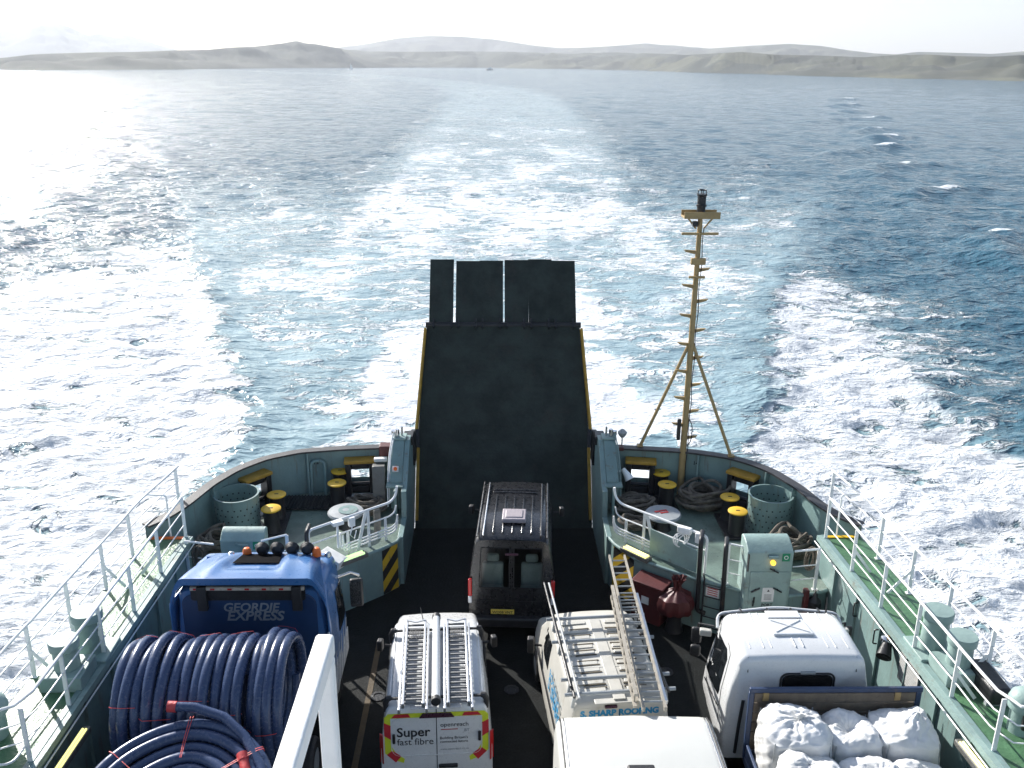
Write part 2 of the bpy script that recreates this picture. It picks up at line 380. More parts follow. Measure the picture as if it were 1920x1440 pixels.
def text(name, body, mat, size, M, parent, extrude=.004, bold=0.0, shear=0.0, align='LEFT', space=1.0):
    cu = bpy.data.curves.new(name, 'FONT'); cu.body = body; cu.size = size; cu.extrude = extrude; cu.offset = bold; cu.shear = shear
    cu.align_x = align; cu.space_character = space; cu.resolution_u = 3
    t = bpy.data.objects.new(name, cu); COL.objects.link(t)
    dg = bpy.context.evaluated_depsgraph_get(); dg.update()
    me = bpy.data.meshes.new_from_object(t.evaluated_get(dg)); bpy.data.objects.remove(t); bpy.data.curves.remove(cu)
    me.transform(M); me.materials.clear(); me.materials.append(mat); me.name = name
    o = bpy.data.objects.new(name, me); COL.objects.link(o); o.parent = parent; return o
def frame(o, x, z):
    """matrix with origin o, x along the line of text, y up the letters = z, normal = x cross z"""
    x = Vector(x).normalized(); z = Vector(z).normalized(); n = x.cross(z)
    return Matrix(((x.x, z.x, n.x, o[0]), (x.y, z.y, n.y, o[1]), (x.z, z.z, n.z, o[2]), (0, 0, 0, 1)))

def paint(name, col, rough=.45, vary=.12, dirt=.0, dcol=(.10, .055, .03), scale=3.0, bump=.02, metal=0.0, coat=0.0, streak=False, spec=.5):
    """painted or bare surface: tone variation, patches of dirt or rust with shapes of their own, fine unevenness"""
    k = NT(name); p = k.n("TexCoord").outputs["Object"]
    n1 = k.noise(p, scale, 6, .6); n2 = k.noise(p, scale*9, 4, .6)
    a = tuple(c*(1-vary) for c in col); b = tuple(min(1, c*(1+vary)) for c in col)
    c = k.mix(k.ramp(n1, .3, .7), a, b)
    if dirt:
        q = k.mapping(p, (7, 7, .7)) if streak else p
        d = k.ramp(k.noise(q, scale*.9, 8, .68, .3), .66-dirt*.3, .80-dirt*.25)
        c = k.mix(k.math('MULTIPLY', d, .75), c, dcol)
    bu = k.n("Bump", i_Strength=.5, i_Distance=bump, i_Height=k.math('ADD', n2, k.math('MULTIPLY', n1, 1.5)))
    bs = k.bsdf(i_Base_Color=c, i_Metallic=metal)
    if bump > 0: k.l(bu.outputs[0], bs.inputs['Normal'])
    bs.inputs["Coat Weight"].default_value = coat; bs.inputs["Coat Roughness"].default_value = .08
    bs.inputs["Specular IOR Level"].default_value = spec
    k.l(k.ramp(n2, .2, .8, max(.03, rough-.08), min(1, rough+.1)), bs.inputs["Roughness"])
    return k.m
def lamp_mat(name, col, s):
    k = NT(name); b = k.bsdf(i_Base_Color=(*col, 1), i_Roughness=.3); b.inputs["Emission Color"].default_value = (*col, 1); b.inputs["Emission Strength"].default_value = s
    return k.m
def hazard(name, d, ph=0.0):
    """yellow and black slanted stripes, measured along d (per metre)"""
    k = NT(name); p = k.pos(); v = k.n("VectorMath", operation='DOT_PRODUCT'); k.l(p, v.inputs[0]); v.inputs[1].default_value = d
    s = k.ramp(k.math('PINGPONG', k.math('ADD', v.outputs["Value"], ph+100), .5), .245, .255)
    c = k.mix(s, (.62, .40, .03), (.015, .015, .016))
    c = k.mix(k.math('MULTIPLY', k.ramp(k.noise(p, 6, 7, .7), .58, .72), .6), c, (.16, .13, .09))
    k.bsdf(i_Base_Color=c, i_Roughness=.55); return k.m
M_ = {}
M_['green'] = paint("pale_green_ship_paint", (.185, .275, .265), .42, .12, .40, (.16, .13, .10), 1.3, .01, streak=True)
M_['green2'] = paint("weathered_pale_green_paint", (.26, .36, .335), .5, .14, .30, (.17, .11, .07), 1.6, .015)
M_['deck'] = paint("green_deck_paint", (.075, .17, .085), .38, .25, .25, (.20, .21, .15), 1.7, .03)
M_['mdeck'] = paint("worn_mooring_deck_paint", (.13, .18, .15), .33, .3, .35, (.05, .05, .045), 1.2, .02)
M_['cdeck'] = paint("dark_car_deck_coating", (.006, .0075, .0075), .7, .35, .25, (.022, .022, .02), 2.2, .02, spec=.18)
M_['white'] = paint("white_rail_paint", (.86, .86, .84), .4, .05, .08, (.32, .20, .12), 5, .004)
M_['cap'] = paint("dark_brown_rail_cap", (.035, .034, .037), .5, .2, .2, (.07, .06, .05), 3, .01)
M_['black'] = paint("black_steel_paint", (.014, .014, .016), .4, .3, .25, (.07, .045, .03), 3, .01)
M_['rub'] = paint("black_rubber", (.012, .012, .013), .6, .2)
M_['yel'] = paint("yellow_paint", (.72, .44, .03), .45, .08, .10, (.25, .16, .05), 5, .004)
M_['oldshadeyel'] = paint('worn_shaded_yellow_paint', (.42, .24, .03), .6, .15, .25, (.10, .07, .03), 4, .005)  # yellow darkened for shade on the ramp edges, plus worn dirty patches
M_['ochre'] = paint("ochre_mast_paint", (.37, .255, .11), .5, .1, .15, (.2, .1, .05), 4, .006)
M_['ramp'] = paint("dark_ramp_coating", (.030, .038, .033), .85, .3, .4, (.042, .041, .035), 1.4, .03, spec=.25)
M_['rope'] = None
M_['red'] = paint("red_paint", (.085, .016, .016), .5, .15, .12, (.12, .04, .03), 3, .01)
M_['grey'] = paint("grey_paint", (.33, .35, .36), .45, .1, .2, (.14, .12, .1), 3, .01)
M_['glass'] = paint("dark_window_glass", (.008, .010, .012), .06, .1, bump=0.0, spec=.8)
M_['chrome'] = paint("polished_metal", (.62, .63, .65), .18, .05, metal=1.0, bump=.002)
M_['alu'] = paint("bare_aluminium", (.62, .63, .64), .34, .08, .12, (.3, .28, .25), 8, .004, metal=.85)
M_['sign'] = paint("white_sign_board", (.74, .74, .72), .5, .04, .08, (.4, .35, .3), 6)
M_['ink'] = paint("black_lettering", (.02, .02, .022), .6)
M_['redink'] = paint("red_lettering", (.5, .03, .03), .6)
M_['orange'] = paint("orange_plastic", (.85, .16, .02), .35, .08)
M_['exit'] = paint("green_sign_face", (.01, .22, .10), .45)
M_['brown'] = paint("dark_grey_plate", (.12, .12, .11), .5, .15, .2)
def rope_mat():
    k = NT("old_mooring_rope"); p = k.n("TexCoord").outputs["Object"]
    wv = k.n("TexWave", i_Scale=14.0, i_Distortion=2.0, bands_direction='DIAGONAL'); k.l(p, wv.inputs["Vector"])
    c = k.mix(k.ramp(k.noise(p, 5, 5), .3, .7), (.10, .085, .065), (.24, .205, .16)); c = k.mix(k.math('MULTIPLY', wv.outputs["Fac"], .45), c, (.07, .06, .05))
    bu = k.n("Bump", i_Strength=.8, i_Distance=.012, i_Height=wv.outputs["Fac"]); k.bsdf(i_Base_Color=c, i_Roughness=.9, i_Normal=bu.outputs[0]); return k.m
M_['rope'] = rope_mat()

# ---------------------------------------------------------------- the ferry: decks, hull, side walls
def inL(y): return -7.38-.02*(19.5-y)
def inR(y): return 7.42+.045*(19.5-y)
def outL(y): return -8.36-.045*(19.5-y)
def outR(y): return 8.36+.06*(19.5-y)
BR = [(8.36, 19.5), (8.02, 19.9), (7.74, 20.5), (7.52, 21.5), (7.12, 22.5), (6.72, 23.02), (6.21, 23.46), (5.26, 23.85), (4.38, 24.0), (3.5, 24.12), (2.85, 24.2)]
BL = [(-8.36, 19.5), (-8.05, 19.9), (-7.78, 20.6), (-7.50, 21.75), (-7.10, 22.65), (-6.50, 23.38), (-5.67, 23.86), (-4.54, 24.08), (-3.7, 24.17), (-3.14, 24.22), (-2.85, 24.22)]
def smooth_curve(P, n=90):
    P = np.array(P); d = np.r_[0, np.cumsum(np.hypot(*np.diff(P, axis=0).T))]; t = np.linspace(0, d[-1], n)
    x = np.interp(t, d, P[:, 0]); y = np.interp(t, d, P[:, 1]); ker = np.hanning(11); ker /= ker.sum()
    xs = np.convolve(np.pad(x, 5, mode='reflect', reflect_type='odd'), ker, 'valid'); ys = np.convolve(np.pad(y, 5, mode='reflect', reflect_type='odd'), ker, 'valid')
    return list(zip(xs, ys))
CR, CL = smooth_curve(BR), smooth_curve(BL)
MZ, WZ, BZ = 1.35, 2.3, 2.6
FR = [(7.42, 18.75), (7.1, 18.6), (6.47, 18.5), (5.65, 18.62), (4.54, 19.21), (3.75, 19.8), (3.17, 20.25), (2.76, 20.95), (2.66, 21.3)]
FL = [(-7.39, 18.95), (-7.1, 18.8), (-6.47, 18.75), (-5.65, 18.9), (-4.6, 19.5), (-3.85, 20.05), (-3.08, 20.72), (-2.74, 21.1), (-2.66, 21.4)]
b = MB(); b.add([(-7.9, -14, 0), (8.9, -14, 0), (8.9, 24.32, 0), (-7.9, 24.32, 0)], [(0, 1, 2, 3)])
struct(b.build("car_deck", M_['cdeck'], smooth=0), "dark wet car deck with vehicles parked in lanes")
# tie-down sockets in the deck
for q, (x, y) in enumerate([(3.55, 17.5), (-2.75, 16.7), (.1, 16.9), (3.6, 15.6), (-2.8, 14.2)]):
    s_ = MB(); s_.lathe([(.16, 0), (.16, .012), (.10, .018), (.09, .004)], (x, y, .003), 20)
    for a in range(4): s_.box((x+.13*math.cos(a*1.57+.78), y+.13*math.sin(a*1.57+.78), .012), (.05, .12, .02), a*1.57+.78)
    tag(s_.build("deck_socket", M_['black']), "cloverleaf lashing socket set flush in the dark car deck", "lashing socket", "lashing sockets in the car deck")
b = MB(); b.box((-2.95, 16.6, .006), (.12, 4.2, .004)); struct(b.build("lane_line", paint('worn_lane_paint', (.085, .055, .022), .7, .3, .5, (.02, .02, .02), 2.5), smooth=0), "worn yellow lane line on the car deck beside the blue lorry")
for side, C_, F_, nm in ((-1, CL, FL, "left"), (1, CR, FR, "right")):
    # mooring deck and its front
    poly = [(x, y, MZ) for x, y in F_]+[(side*2.66, 24.1, MZ)]+[(x-side*.02, y-.02, MZ) for x, y in reversed(C_)]
    b = MB(); b.add(poly, [tuple(range(len(poly)))])
    b.m = 1
    for (x0, y0), (x1, y1) in zip(F_, F_[1:]):
        b.add([(x0, y0, 0), (x1, y1, 0), (x1, y1, MZ-.004), (x0, y0, MZ-.004)], [(0, 1, 2, 3)])
    b.bar((F_[0][0], F_[0][1], MZ-.05), (F_[0][0], F_[0][1], MZ-.04), .01)
    struct(b.build("mooring_deck", [M_['mdeck'], M_['green']], smooth=0), "raised mooring deck on the %s of the ramp with a pale green front" % nm)
    k_ = MB(); k_.tube([(x, y-.02, MZ-.03) for x, y in F_], .045, 8)
    struct(k_.build("deck_edge", M_['green']), "pale green rounded edge of the %s mooring deck" % nm)
    # walkway, its inner wall and the hull side
    fi, fo = (inL, outL) if side < 0 else (inR, outR)
    ys = [19.5, 16, 12, 8, 2, -14]
    b = MB()
    b.grid(np.array([[(fi(y), y, WZ), (fo(y), y, WZ)] for y in ys]))
    struct(b.build("walkway", M_['deck'], smooth=0), "green painted side walkway along the %s of the ferry" % nm)
    b = MB()
    for y0, y1 in zip(ys, ys[1:]):
        b.add([(fi(y0), y0, 0), (fi(y1), y1, 0), (fi(y1), y1, WZ+.05), (fi(y0), y0, WZ+.05), (fi(y0)+side*.10, y0, 0), (fi(y1)+side*.10, y1, 0), (fi(y1)+side*.10, y1, WZ+.05), (fi(y0)+side*.10, y0, WZ+.05)],
              [(0, 1, 2, 3), (7, 6, 5, 4), (3, 2, 6, 7)])
    b.add([(fi(19.5), 19.5, 0), (fo(19.5), 19.5, 0), (fo(19.5), 19.5, WZ+.004), (fi(19.5), 19.5, WZ+.004)], [(0, 1, 2, 3)])
    t = thing("side_wall", "pale green inner wall under the %s walkway" % nm, "wall", (fi(14), 14, 0))
    b.build("plating", M_['green'], t, smooth=0)
    c = MB()
    for y0, y1 in zip(ys, ys[1:]): c.bar((fi(y0)-side*.05, y0, WZ-.02), (fi(y1)-side*.05, y1, WZ-.02), .10, .12)
    c.build("edge_beam", M_['green2'], t)
    c = MB()
    for y0, y1 in zip(ys, ys[1:]): c.tube([(fi(y0)-side*.13, y0, WZ-.12), (fi(y1)-side*.13, y1, WZ-.12)], .014, 6)
    c.build("cable", M_['white'], t)
    c = MB()
    for y in np.arange(18.4, 4, -1.15): c.box((fi(y)-side*.03, y, 1.1), (.06, .02, 2.1))
    c.build("stiffener", M_['green'], t)
    h = MB(); P = [(fo(y), y) for y in reversed(ys)][:-1]+list(C_)+[(side*2.66, 24.32)]
    n_ = len(P); g = []
    for z, k in ((WZ, 1.0), (1.3, .995), (.2, .985), (-2.0, .95), (-4.0, .90)):
        g.append([(x*k+side*.012, y-(1-k)*4*(y > 19), min(z, WZ if y < 19.6 else MZ-.03)-.002) for x, y in P])
    h.grid(np.array(g)); struct(h.build("hull", M_['grey'], smooth=50), "outer %s side of the ferry hull" % nm)

# ---------------------------------------------------------------- bulwarks with fairleads let into them
def bulwark(side, C_, gaps, label):
    t = thing("bulwark", label, "bulwark", (side*6, 22.5, MZ))
    P = np.array(C_); L = np.r_[0, np.cumsum(np.hypot(*np.diff(P, axis=0).T))]
    T = np.gradient(P, axis=0); T /= np.linalg.norm(T, axis=1)[:, None]; N = np.stack([T[:, 1], -T[:, 0]], 1)*-side   # towards the deck
    zz = [MZ-.02, 1.72, 2.08, BZ]
    pl = MB(); cap = MB()
    for i in range(len(P)-1):
        mid = (P[i]+P[i+1])/2; hole = any(np.hypot(*(mid-np.array(g))) < .34 for g in gaps)
        lowz = MZ if P[i][1] > 19.6 else WZ
        for off in (0.0, .05):
            a, c = P[i]+N[i]*off, P[i+1]+N[i+1]*off
            for k in range(3):
                if hole and k == 1: continue
                pl.add([(*a, zz[k]), (*c, zz[k]), (*c, zz[k+1]), (*a, zz[k+1])], [(0, 1, 2, 3)])
    pl.build("plating", M_['green'], t, smooth=40)
    g = [[(*(P[i]+N[i]*o), z) for o, z in ((-.10, BZ), (.16, BZ), (.16, BZ+.05), (-.10, BZ+.05))] for i in range(len(P))]
    cap.loft(g); cap.build("cap_rail", M_['cap'], t, smooth=40)
    s = 0
    for d in np.arange(2.3, L[-1]-.3, 1.05):
        i = int(np.argmin(abs(L-d))); p = P[i]; n = N[i]
        if any(np.hypot(*(p-np.array(q))) < .62 for q in gaps): continue
        m_ = MB(); a = p+n*.05; c = p+n*.17
        m_.prism([(*a, MZ), (*(p+n*.24), MZ), (*c, BZ-.01), (*a, BZ-.01)], (*(T[i]*.05), 0)); m_.build("stiffener", M_['green'], t, bevel=.006)
    return t, P, L, T, N
GL = [(-6.86, 23.02), (-4.08, 24.14)]; GR = [(6.62, 23.12), (3.84, 24.08)]
tl = bulwark(-1, CL, GL, "curved pale green bulwark round the left mooring deck")
tr = bulwark(1, CR, GR, "curved pale green bulwark round the right mooring deck beside the mast")
def fairlead(pos, side, ctx, label):
    _, P, L, T, N = ctx; i = int(np.argmin(np.hypot(P[:, 0]-pos[0], P[:, 1]-pos[1]))); p = P[i]; tx = Vector((*T[i], 0)); n = Vector((*N[i], 0))
    if tx.x < 0: tx = -tx
    o = Vector((*p, MZ)); t = thing("fairlead", label, "fairlead", o, "fairleads let into the bulwarks")
    M3 = lambda a, d, z: o+tx*a+n*d+Vector((0, 0, z))
    def bx(mb, a0, a1, d0, d1, z0, z1):
        mb.prism([M3(a0, d0, z0), M3(a1, d0, z0), M3(a1, d1, z0), M3(a0, d1, z0)], (0, 0, z1-z0))
    b = MB(); bx(b, -.40, -.25, .06, .40, 0, .96); bx(b, .25, .40, .06, .40, 0, .96); bx(b, -.25, .25, .06, .30, .78, .92); bx(b, -.25, .25, .06, .26, 0, .20)
    b.build("frame", M_['black'], t, bevel=.03)
    b = MB(); b.tube([M3(-.25, .2, .26), M3(.25, .2, .26)], .055, 14); b.tube([M3(-.25, .2, .76), M3(.25, .2, .76)], .055, 14); b.build("roller", M_['black'], t)
    b = MB(); bx(b, -.43, .43, .05, .42, .94, 1.03); b.build("top_plate", M_['oldshadeyel'], t, bevel=.015, label="yellow top plate")
    b = MB(); bx(b, -.34, .34, .35, .62, .002, .03); b.build("white_plate", M_['sign'], t)  # white plate laid for the pale patch below the opening
fairlead(GL[0], -1, tl, "black fairlead with yellow top beside the perforated tub at the left")
fairlead(GL[1], -1, tl, "black fairlead with yellow top just left of the ramp")
fairlead(GR[1], 1, tr, "black fairlead with yellow top between the ramp and the mast")
fairlead(GR[0], 1, tr, "black fairlead with yellow top beside the perforated tub at the right")
# frame numbers painted on the plating, pipe loop
for ctx, i, s, z in ((tl, 62, "12", 2.22), (tl, 76, "13", 2.15), (tr, 62, "14", 2.25), (tr, 78, "13", 2.28)):
    _, P, L, T, N = ctx; o = Vector((*(P[i]+N[i]*.056), z))-ctx[0].location; tx = Vector((*T[i], 0)); tx = tx if tx.x > 0 else -tx
    text("frame_number", s, M_['ink'], .15, frame(o, tx, (0, 0, 1)), ctx[0], bold=.004)
b = MB(); b.tube(rounded([(-5.35, 23.72, MZ), (-5.35, 23.80, 2.35), (-4.98, 23.84, 2.35), (-4.98, 23.76, MZ)], .18, 8), .045, 10)
tag(b.build("vent_pipe", M_['green']), "pale green bent pipe against the left bulwark", "pipe")
b = MB(); b.box((-5.3, 23.15, MZ+.05), (1.5, .8, .03))
for x in np.arange(-5.95, -4.6, .09): b.box((x, 23.15, MZ+.08), (.03, .78, .04))
tag(b.build("deck_grating", M_['black'], smooth=0), "black grating on the left mooring deck below the bulwark", "grating")

# ---------------------------------------------------------------- buttresses and inner walls beside the ramp
for side, nm in ((-1, "left"), (1, "right")):
    t = thing("ramp_buttress", "pale green sloping buttress at the %s of the ramp" % nm, "buttress", (side*2.85, 23, MZ))
    b = MB(); prof = [(24.28, -.3), (26.02, 2.42), (24.7, 2.5), (24.25, 2.95), (23.85, 2.97), (22.75, 2.10), (22.45, 2.06), (22.35, 1.36), (21.25, 1.36), (21.25, 0)]
    x0 = side*2.60; b.prism([(x0, y, z) for y, z in prof], (side*.14, 0, 0)); b.build("inner_plate", M_['green'], t, bevel=.01)
    b = MB(); pr = [(24.15, MZ), (24.15, 2.98), (23.80, 2.98), (22.85, 2.16), (22.85, MZ)]
    b.prism([(side*2.745, y, z) for y, z in pr], (side*.33, 0, 0)); b.build("column", M_['green'], t, bevel=.02)
    b = MB(); b.box((side*2.93, 22.78, 2.10), (.46, .30, .05)); b.box((side*2.9, 22.60, 1.72), (.07, .34, .74)); b.build("bracket", M_['green'], t, bevel=.01)
    b = MB(); b.box((side*2.9, 23.98, 3.01), (.40, .40, .05)); b.build("cap_plate", M_['green2'], t, bevel=.01)
    q = thing("ramp_lock", "black hydraulic lock arm reaching the %s edge of the ramp" % nm, "lock", (side*2.8, 24.1, 3.03))
    b = MB(); b.box((side*2.68, 24.35, 2.82), (.30, .5, .26)); b.box((side*2.62, 24.9, 2.3), (.16, .6, .9)); b.build("arm", M_['black'], q, bevel=.03)
    b = MB(); b.cyl((side*2.95, 23.95, 3.03), (side*2.95, 23.95, 3.24), .06); b.cyl((side*3.05, 24.05, 3.03), (side*3.05, 24.05, 3.16), .08); b.cyl((side*2.83, 24.0, 3.03), (side*2.83, 24.0, 3.3), .03)
    b.build("valve", M_['chrome'], q)
    b = MB(); b.tube(rounded([(side*3.02, 23.9, 3.1), (side*3.1, 23.5, 2.75), (side*3.1, 23.0, 2.2), (side*3.1, 22.85, 1.5)], .3), .018, 6); b.tube(rounded([(side*3.06, 23.9, 3.15), (side*3.14, 23.4, 2.7), (side*3.14, 22.9, 2.1), (side*3.13, 22.7, 1.5)], .3), .018, 6)
    b.build("hose", M_['white'] if side < 0 else M_['green'], q)
    F_ = FL if side < 0 else FR
    (x0, y0), (x1, y1) = F_[-3], F_[-2]
    d = Vector((x1-x0, y1-y0, 0)).normalized(); n = Vector((d.y, -d.x, 0)) if side < 0 else Vector((-d.y, d.x, 0))
    if n.y > 0: n = -n
    b = MB(); b.prism([Vector((x0, y0, .02))+n*.004, Vector((x1, y1, .02))+n*.004, Vector((x1, y1, 1.29))+n*.004, Vector((x0, y0, 1.29))+n*.004], n*.012)
    dv = d*side*-1.35*(-1)+Vector((0, 0, 1.45)); dv = Vector((-d.x*side*-1, -d.y*side*-1, 0))*1.6+Vector((0, 0, 1.7))
    tag(b.build("hazard_panel", hazard("hazard_stripes_"+nm, dv), smooth=0), "yellow and black striped panel on the deck corner %s of the ramp" % nm, "warning panel", "striped warning panels")
b = MB(); b.prism([(5.32, 18.84, .02), (5.75, 18.58, .02), (5.75, 18.58, 1.24), (5.32, 18.84, 1.24)], (-.008, -.014, 0))
tag(b.build("hazard_panel", hazard("hazard_stripes_cabinet", Vector((1.3, -.6, 1.9)), .2), smooth=0), "yellow and black striped panel just left of the tall green cabinet", "warning panel", "striped warning panels")
b = MB(); b.box((-3.42, 23.3, MZ+.55), (.34, .62, 1.05), .1, rx=-.25); b.m = 1; b.box((-3.40, 23.64, MZ+1.12), (.36, .16, .10), .1)
tag(b.build("winch_cover", [M_['brown'], M_['sign']], bevel=.02), "dark grey leaning cover beside the left buttress", "cover")
b = MB(); b.box((-3.28, 24.0, 2.62), (.36, .34, .30)); tag(b.build("lamp_box", M_['red'], bevel=.02), "small red box on the bulwark by the left buttress", "box")
b = MB(); b.box((3.22, 24.02, 2.66), (.22, .26, .10)); tag(b.build("lamp_box", M_['red'], bevel=.02), "flat red box on the bulwark by the right buttress", "box")
b = MB(); b.tube([(3.3, 24.15, 2.65), (3.3, 24.15, 2.95)], .02, 8); b.lathe([(.02, -.14), (.12, -.02), (.13, .05), (.03, .14)], (3.3, 24.15, 3.03), 14)
tag(b.build("deck_lamp", M_['grey']), "small grey lamp on a stalk behind the right buttress", "lamp")
t = thing("loudspeaker", "small white horn loudspeaker on the right buttress", "loudspeaker", (3.12, 23.35, 2.2))
b = MB(); b.tube([(3.25, 23.38, 2.30), (3.36, 23.26, 2.16), (3.42, 23.2, 2.06)], [.06, .10, .13], 14); b.build("horn", M_['white'], t)
b = MB(); b.bar((3.08, 23.4, 2.2), (3.26, 23.38, 2.27), .04); b.build("bracket", M_['white'], t)
t = thing("deck_lamp", "square orange light on a white plate on the left buttress", "lamp", (-2.95, 22.98, 2.42))
b = MB(); b.box((-2.93, 23.02, 2.46), (.16, .04, .16), rx=-.85); b.build("plate", M_['sign'], t, bevel=.005)
b = MB(); b.cyl((-2.93, 22.99, 2.47), (-2.93, 22.96, 2.50), .05); b.build("lens", M_['orange'], t)

# ---------------------------------------------------------------- the raised stern ramp
E_ = R_(55); ce, se = math.cos(E_), math.sin(E_)
def rp(x, s, d=0.0): return (x, 24.32+s*ce-d*se, .02+s*se+d*ce)       # d lifts off the road surface
t = thing("stern_ramp", "tall dark vehicle ramp raised at the stern with six finger flaps", "ramp", (0, 24.32, 0))
b = MB(); out = [(-2.58, -.22), (-2.57, 2.55), (-2.36, 6.2), (2.36, 6.2), (2.57, 2.55), (2.58, -.22)]
top = [rp(x, s, 0) for x, s in out]; bot = [rp(x, s, -.28) for x, s in out]; b.add(top+bot, [(0, 1, 2, 3, 4, 5), (11, 10, 9, 8, 7, 6)]+[(k, 6+k, 6+(k+1) % 6, (k+1) % 6) for k in range(6)])
b.build("road_plate", M_['ramp'], t, smooth=0)
b = MB()
for s in np.arange(.5, 6.1, .42): b.bar(rp(-2.3, s, .006), rp(2.3, s, .006), .016, .006)
b.build("grip_bar", M_['ramp'], t, smooth=0)
b = MB()
for x in (-1.8, -.6, .6, 1.8): b.prism([rp(x-.06, .1, -.28), rp(x+.06, .1, -.28), rp(x+.06, 6.1, -.28), rp(x-.06, 6.1, -.28)], (0, .28*se, -.28*ce))
b.build("girder", M_['black'], t, smooth=0)
for sx in (-1, 1):
    b = MB(); b.bar(rp(sx*2.60, 2.9, .04), rp(sx*2.40, 6.1, .04), .07, .20); b.build("edge_strip", M_['oldshadeyel'], t, bevel=.01)
    b = MB(); b.bar(rp(sx*2.53, .2, .05), rp(sx*2.535, 2.35, .05), .09, .14); b.build("edge_strip", M_['oldshadeyel'], t, bevel=.01)
    b = MB(); b.bar(rp(sx*2.55, 2.35, .05), rp(sx*2.58, 2.9, .05), .12, .20); b.build("cheek", M_['black'], t, bevel=.02)
b = MB(); b.tube([rp(-2.40, 6.26, -.06), rp(2.40, 6.26, -.06)], .09, 12)
for i in range(6):
    xc = -2.26+4.52/6*(i+.5)
    for q in (-.27, .27): b.prism([rp(xc+q-.025, 6.12, .02), rp(xc+q+.025, 6.12, .02), rp(xc+q+.025, 6.42, .02), rp(xc+q-.025, 6.42, .02)], (0, -.12*se, .12*ce))
b.build("hinge", M_['black'], t)
gaps = [0, .075, -.012, .05, .006, -.012]; dep = [0, 0, .014, 0, .014, 0]; x = -2.30; ws = (4.56-sum(gaps))/6; lens = [2.10, 2.05, 2.06, 2.09, 2.11, 2.07]; tw = [0, .0, .01, .0, -.05, -.01]
for i in range(6):
    x += gaps[i]; b = MB(); dx = tw[i]*.25
    g_ = -.02+dep[i]; b.prism([rp(x, 6.34, g_), rp(x+ws, 6.34, g_), rp(x+ws+dx*.4, 6.34+lens[i], g_), rp(x+dx, 6.34+lens[i], g_)], (0, .07*se, -.07*ce)); b.build("flap", M_['ramp'], t, bevel=.004); x += ws

# ---------------------------------------------------------------- bollards, tubs, hatches
def bollard(x, y, x2, y2, label):
    t = thing("mooring_bollard", label, "bollard", ((x+x2)/2, (y+y2)/2, MZ), "twin mooring bollards")
    b = MB(); b.box(((x+x2)/2, (y+y2)/2, MZ+.03), (.62, abs(y2-y)+.62, .06), math.atan2(-(x2-x), y2-y)); b.build("base", M_['black'], t, bevel=.01)
    for px, py in ((x, y), (x2, y2)):
        b = MB(); b.lathe([(.22, .05), (.205, .10), (.20, .62), (.215, .66)], (px, py, MZ), 24); p = b.build("post", M_['black'], t)
        b = MB(); b.lathe([(.235, .655), (.25, .665), (.25, .69), (.235, .70)], (px, py, MZ), 32); b.m = 1; b.box((px, py, MZ+.703), (.10, .035, .01)); b.build("cap", [M_['yel'], M_['ink']], p, label="yellow cap")
bollard(-5.96, 21.54, -6.0, 22.35, "black twin bollard with yellow caps next to the left tub")
bollard(-4.53, 23.07, -4.57, 23.86, "black twin bollard with yellow caps left of the ramp by the fairlead")
bollard(4.41, 22.96, 4.38, 23.72, "black twin bollard with yellow caps between the ramp and the rope pile")
bollard(5.94, 21.36, 5.93, 22.17, "black twin bollard with yellow caps next to the right tub")
def tub(x, y, label, seed):
    t = thing("rope_tub", label, "tub", (x, y, MZ), "perforated rope tubs")
    b = MB(); b.lathe([(.54, 0), (.56, 1.0), (.575, 1.0), (.575, 1.03), (.53, 1.03), (.51, .03), (0.02, .03)], (x, y, MZ), 48, cap=False)
    rd = random.Random(seed); b.m = 1
    for row in range(5):
        for k in range(22):
            a = 2*math.pi*(k+.5*(row % 2)+rd.uniform(-.12, .12))/22; z = MZ+.16+row*.155; r = .5415+.02*(z-MZ); d = Vector((math.cos(a), math.sin(a), 0))
            for sg in (1, -1):
                rr_ = r+.003 if sg > 0 else .511+.02*(z-MZ)*.9-.004
                c = Vector((x, y, z))+d*rr_; b.tube([c-d*.002, c+d*.002], .021, 9)
    b.build("drum", [M_['green'], M_['ink']], t)
tub(-6.86, 21.72, "pale green perforated tub on the left mooring deck", 1); tub(6.84, 21.66, "pale green perforated tub on the right mooring deck", 2)
def capstan(x, y, label, mark, markname):
    t = thing("mushroom_hatch", label, "hatch", (x, y, MZ))
    b = MB(); b.lathe([(.24, 0), (.20, .1), (.20, .36)], (x, y, MZ), 24); b.build("stem", M_['black'], t)
    b = MB(); b.lathe([(.30, .34), (.46, .38), (.47, .42), (.44, .46), (.02, .50)], (x, y, MZ), 40); l = b.build("lid", M_['grey'], t)
    b = MB()
    if markname == "disc": b.lathe([(.25, .492), (.25, .494)], (x+.06, y, MZ), 30)
    else: b.box((x-.06, y+.02, MZ+.497), (.34, .07, .01), .3); b.box((x+.02, y-.06, MZ+.496), (.22, .06, .01), .3)
    b.build("marking", mark, l)
capstan(-4.12, 21.85, "round grey hatch lid with a green disc, left of the ramp", M_['green'], "disc")
capstan(4.10, 21.72, "round grey hatch lid with a red mark, right of the ramp", M_['redink'], "bars")

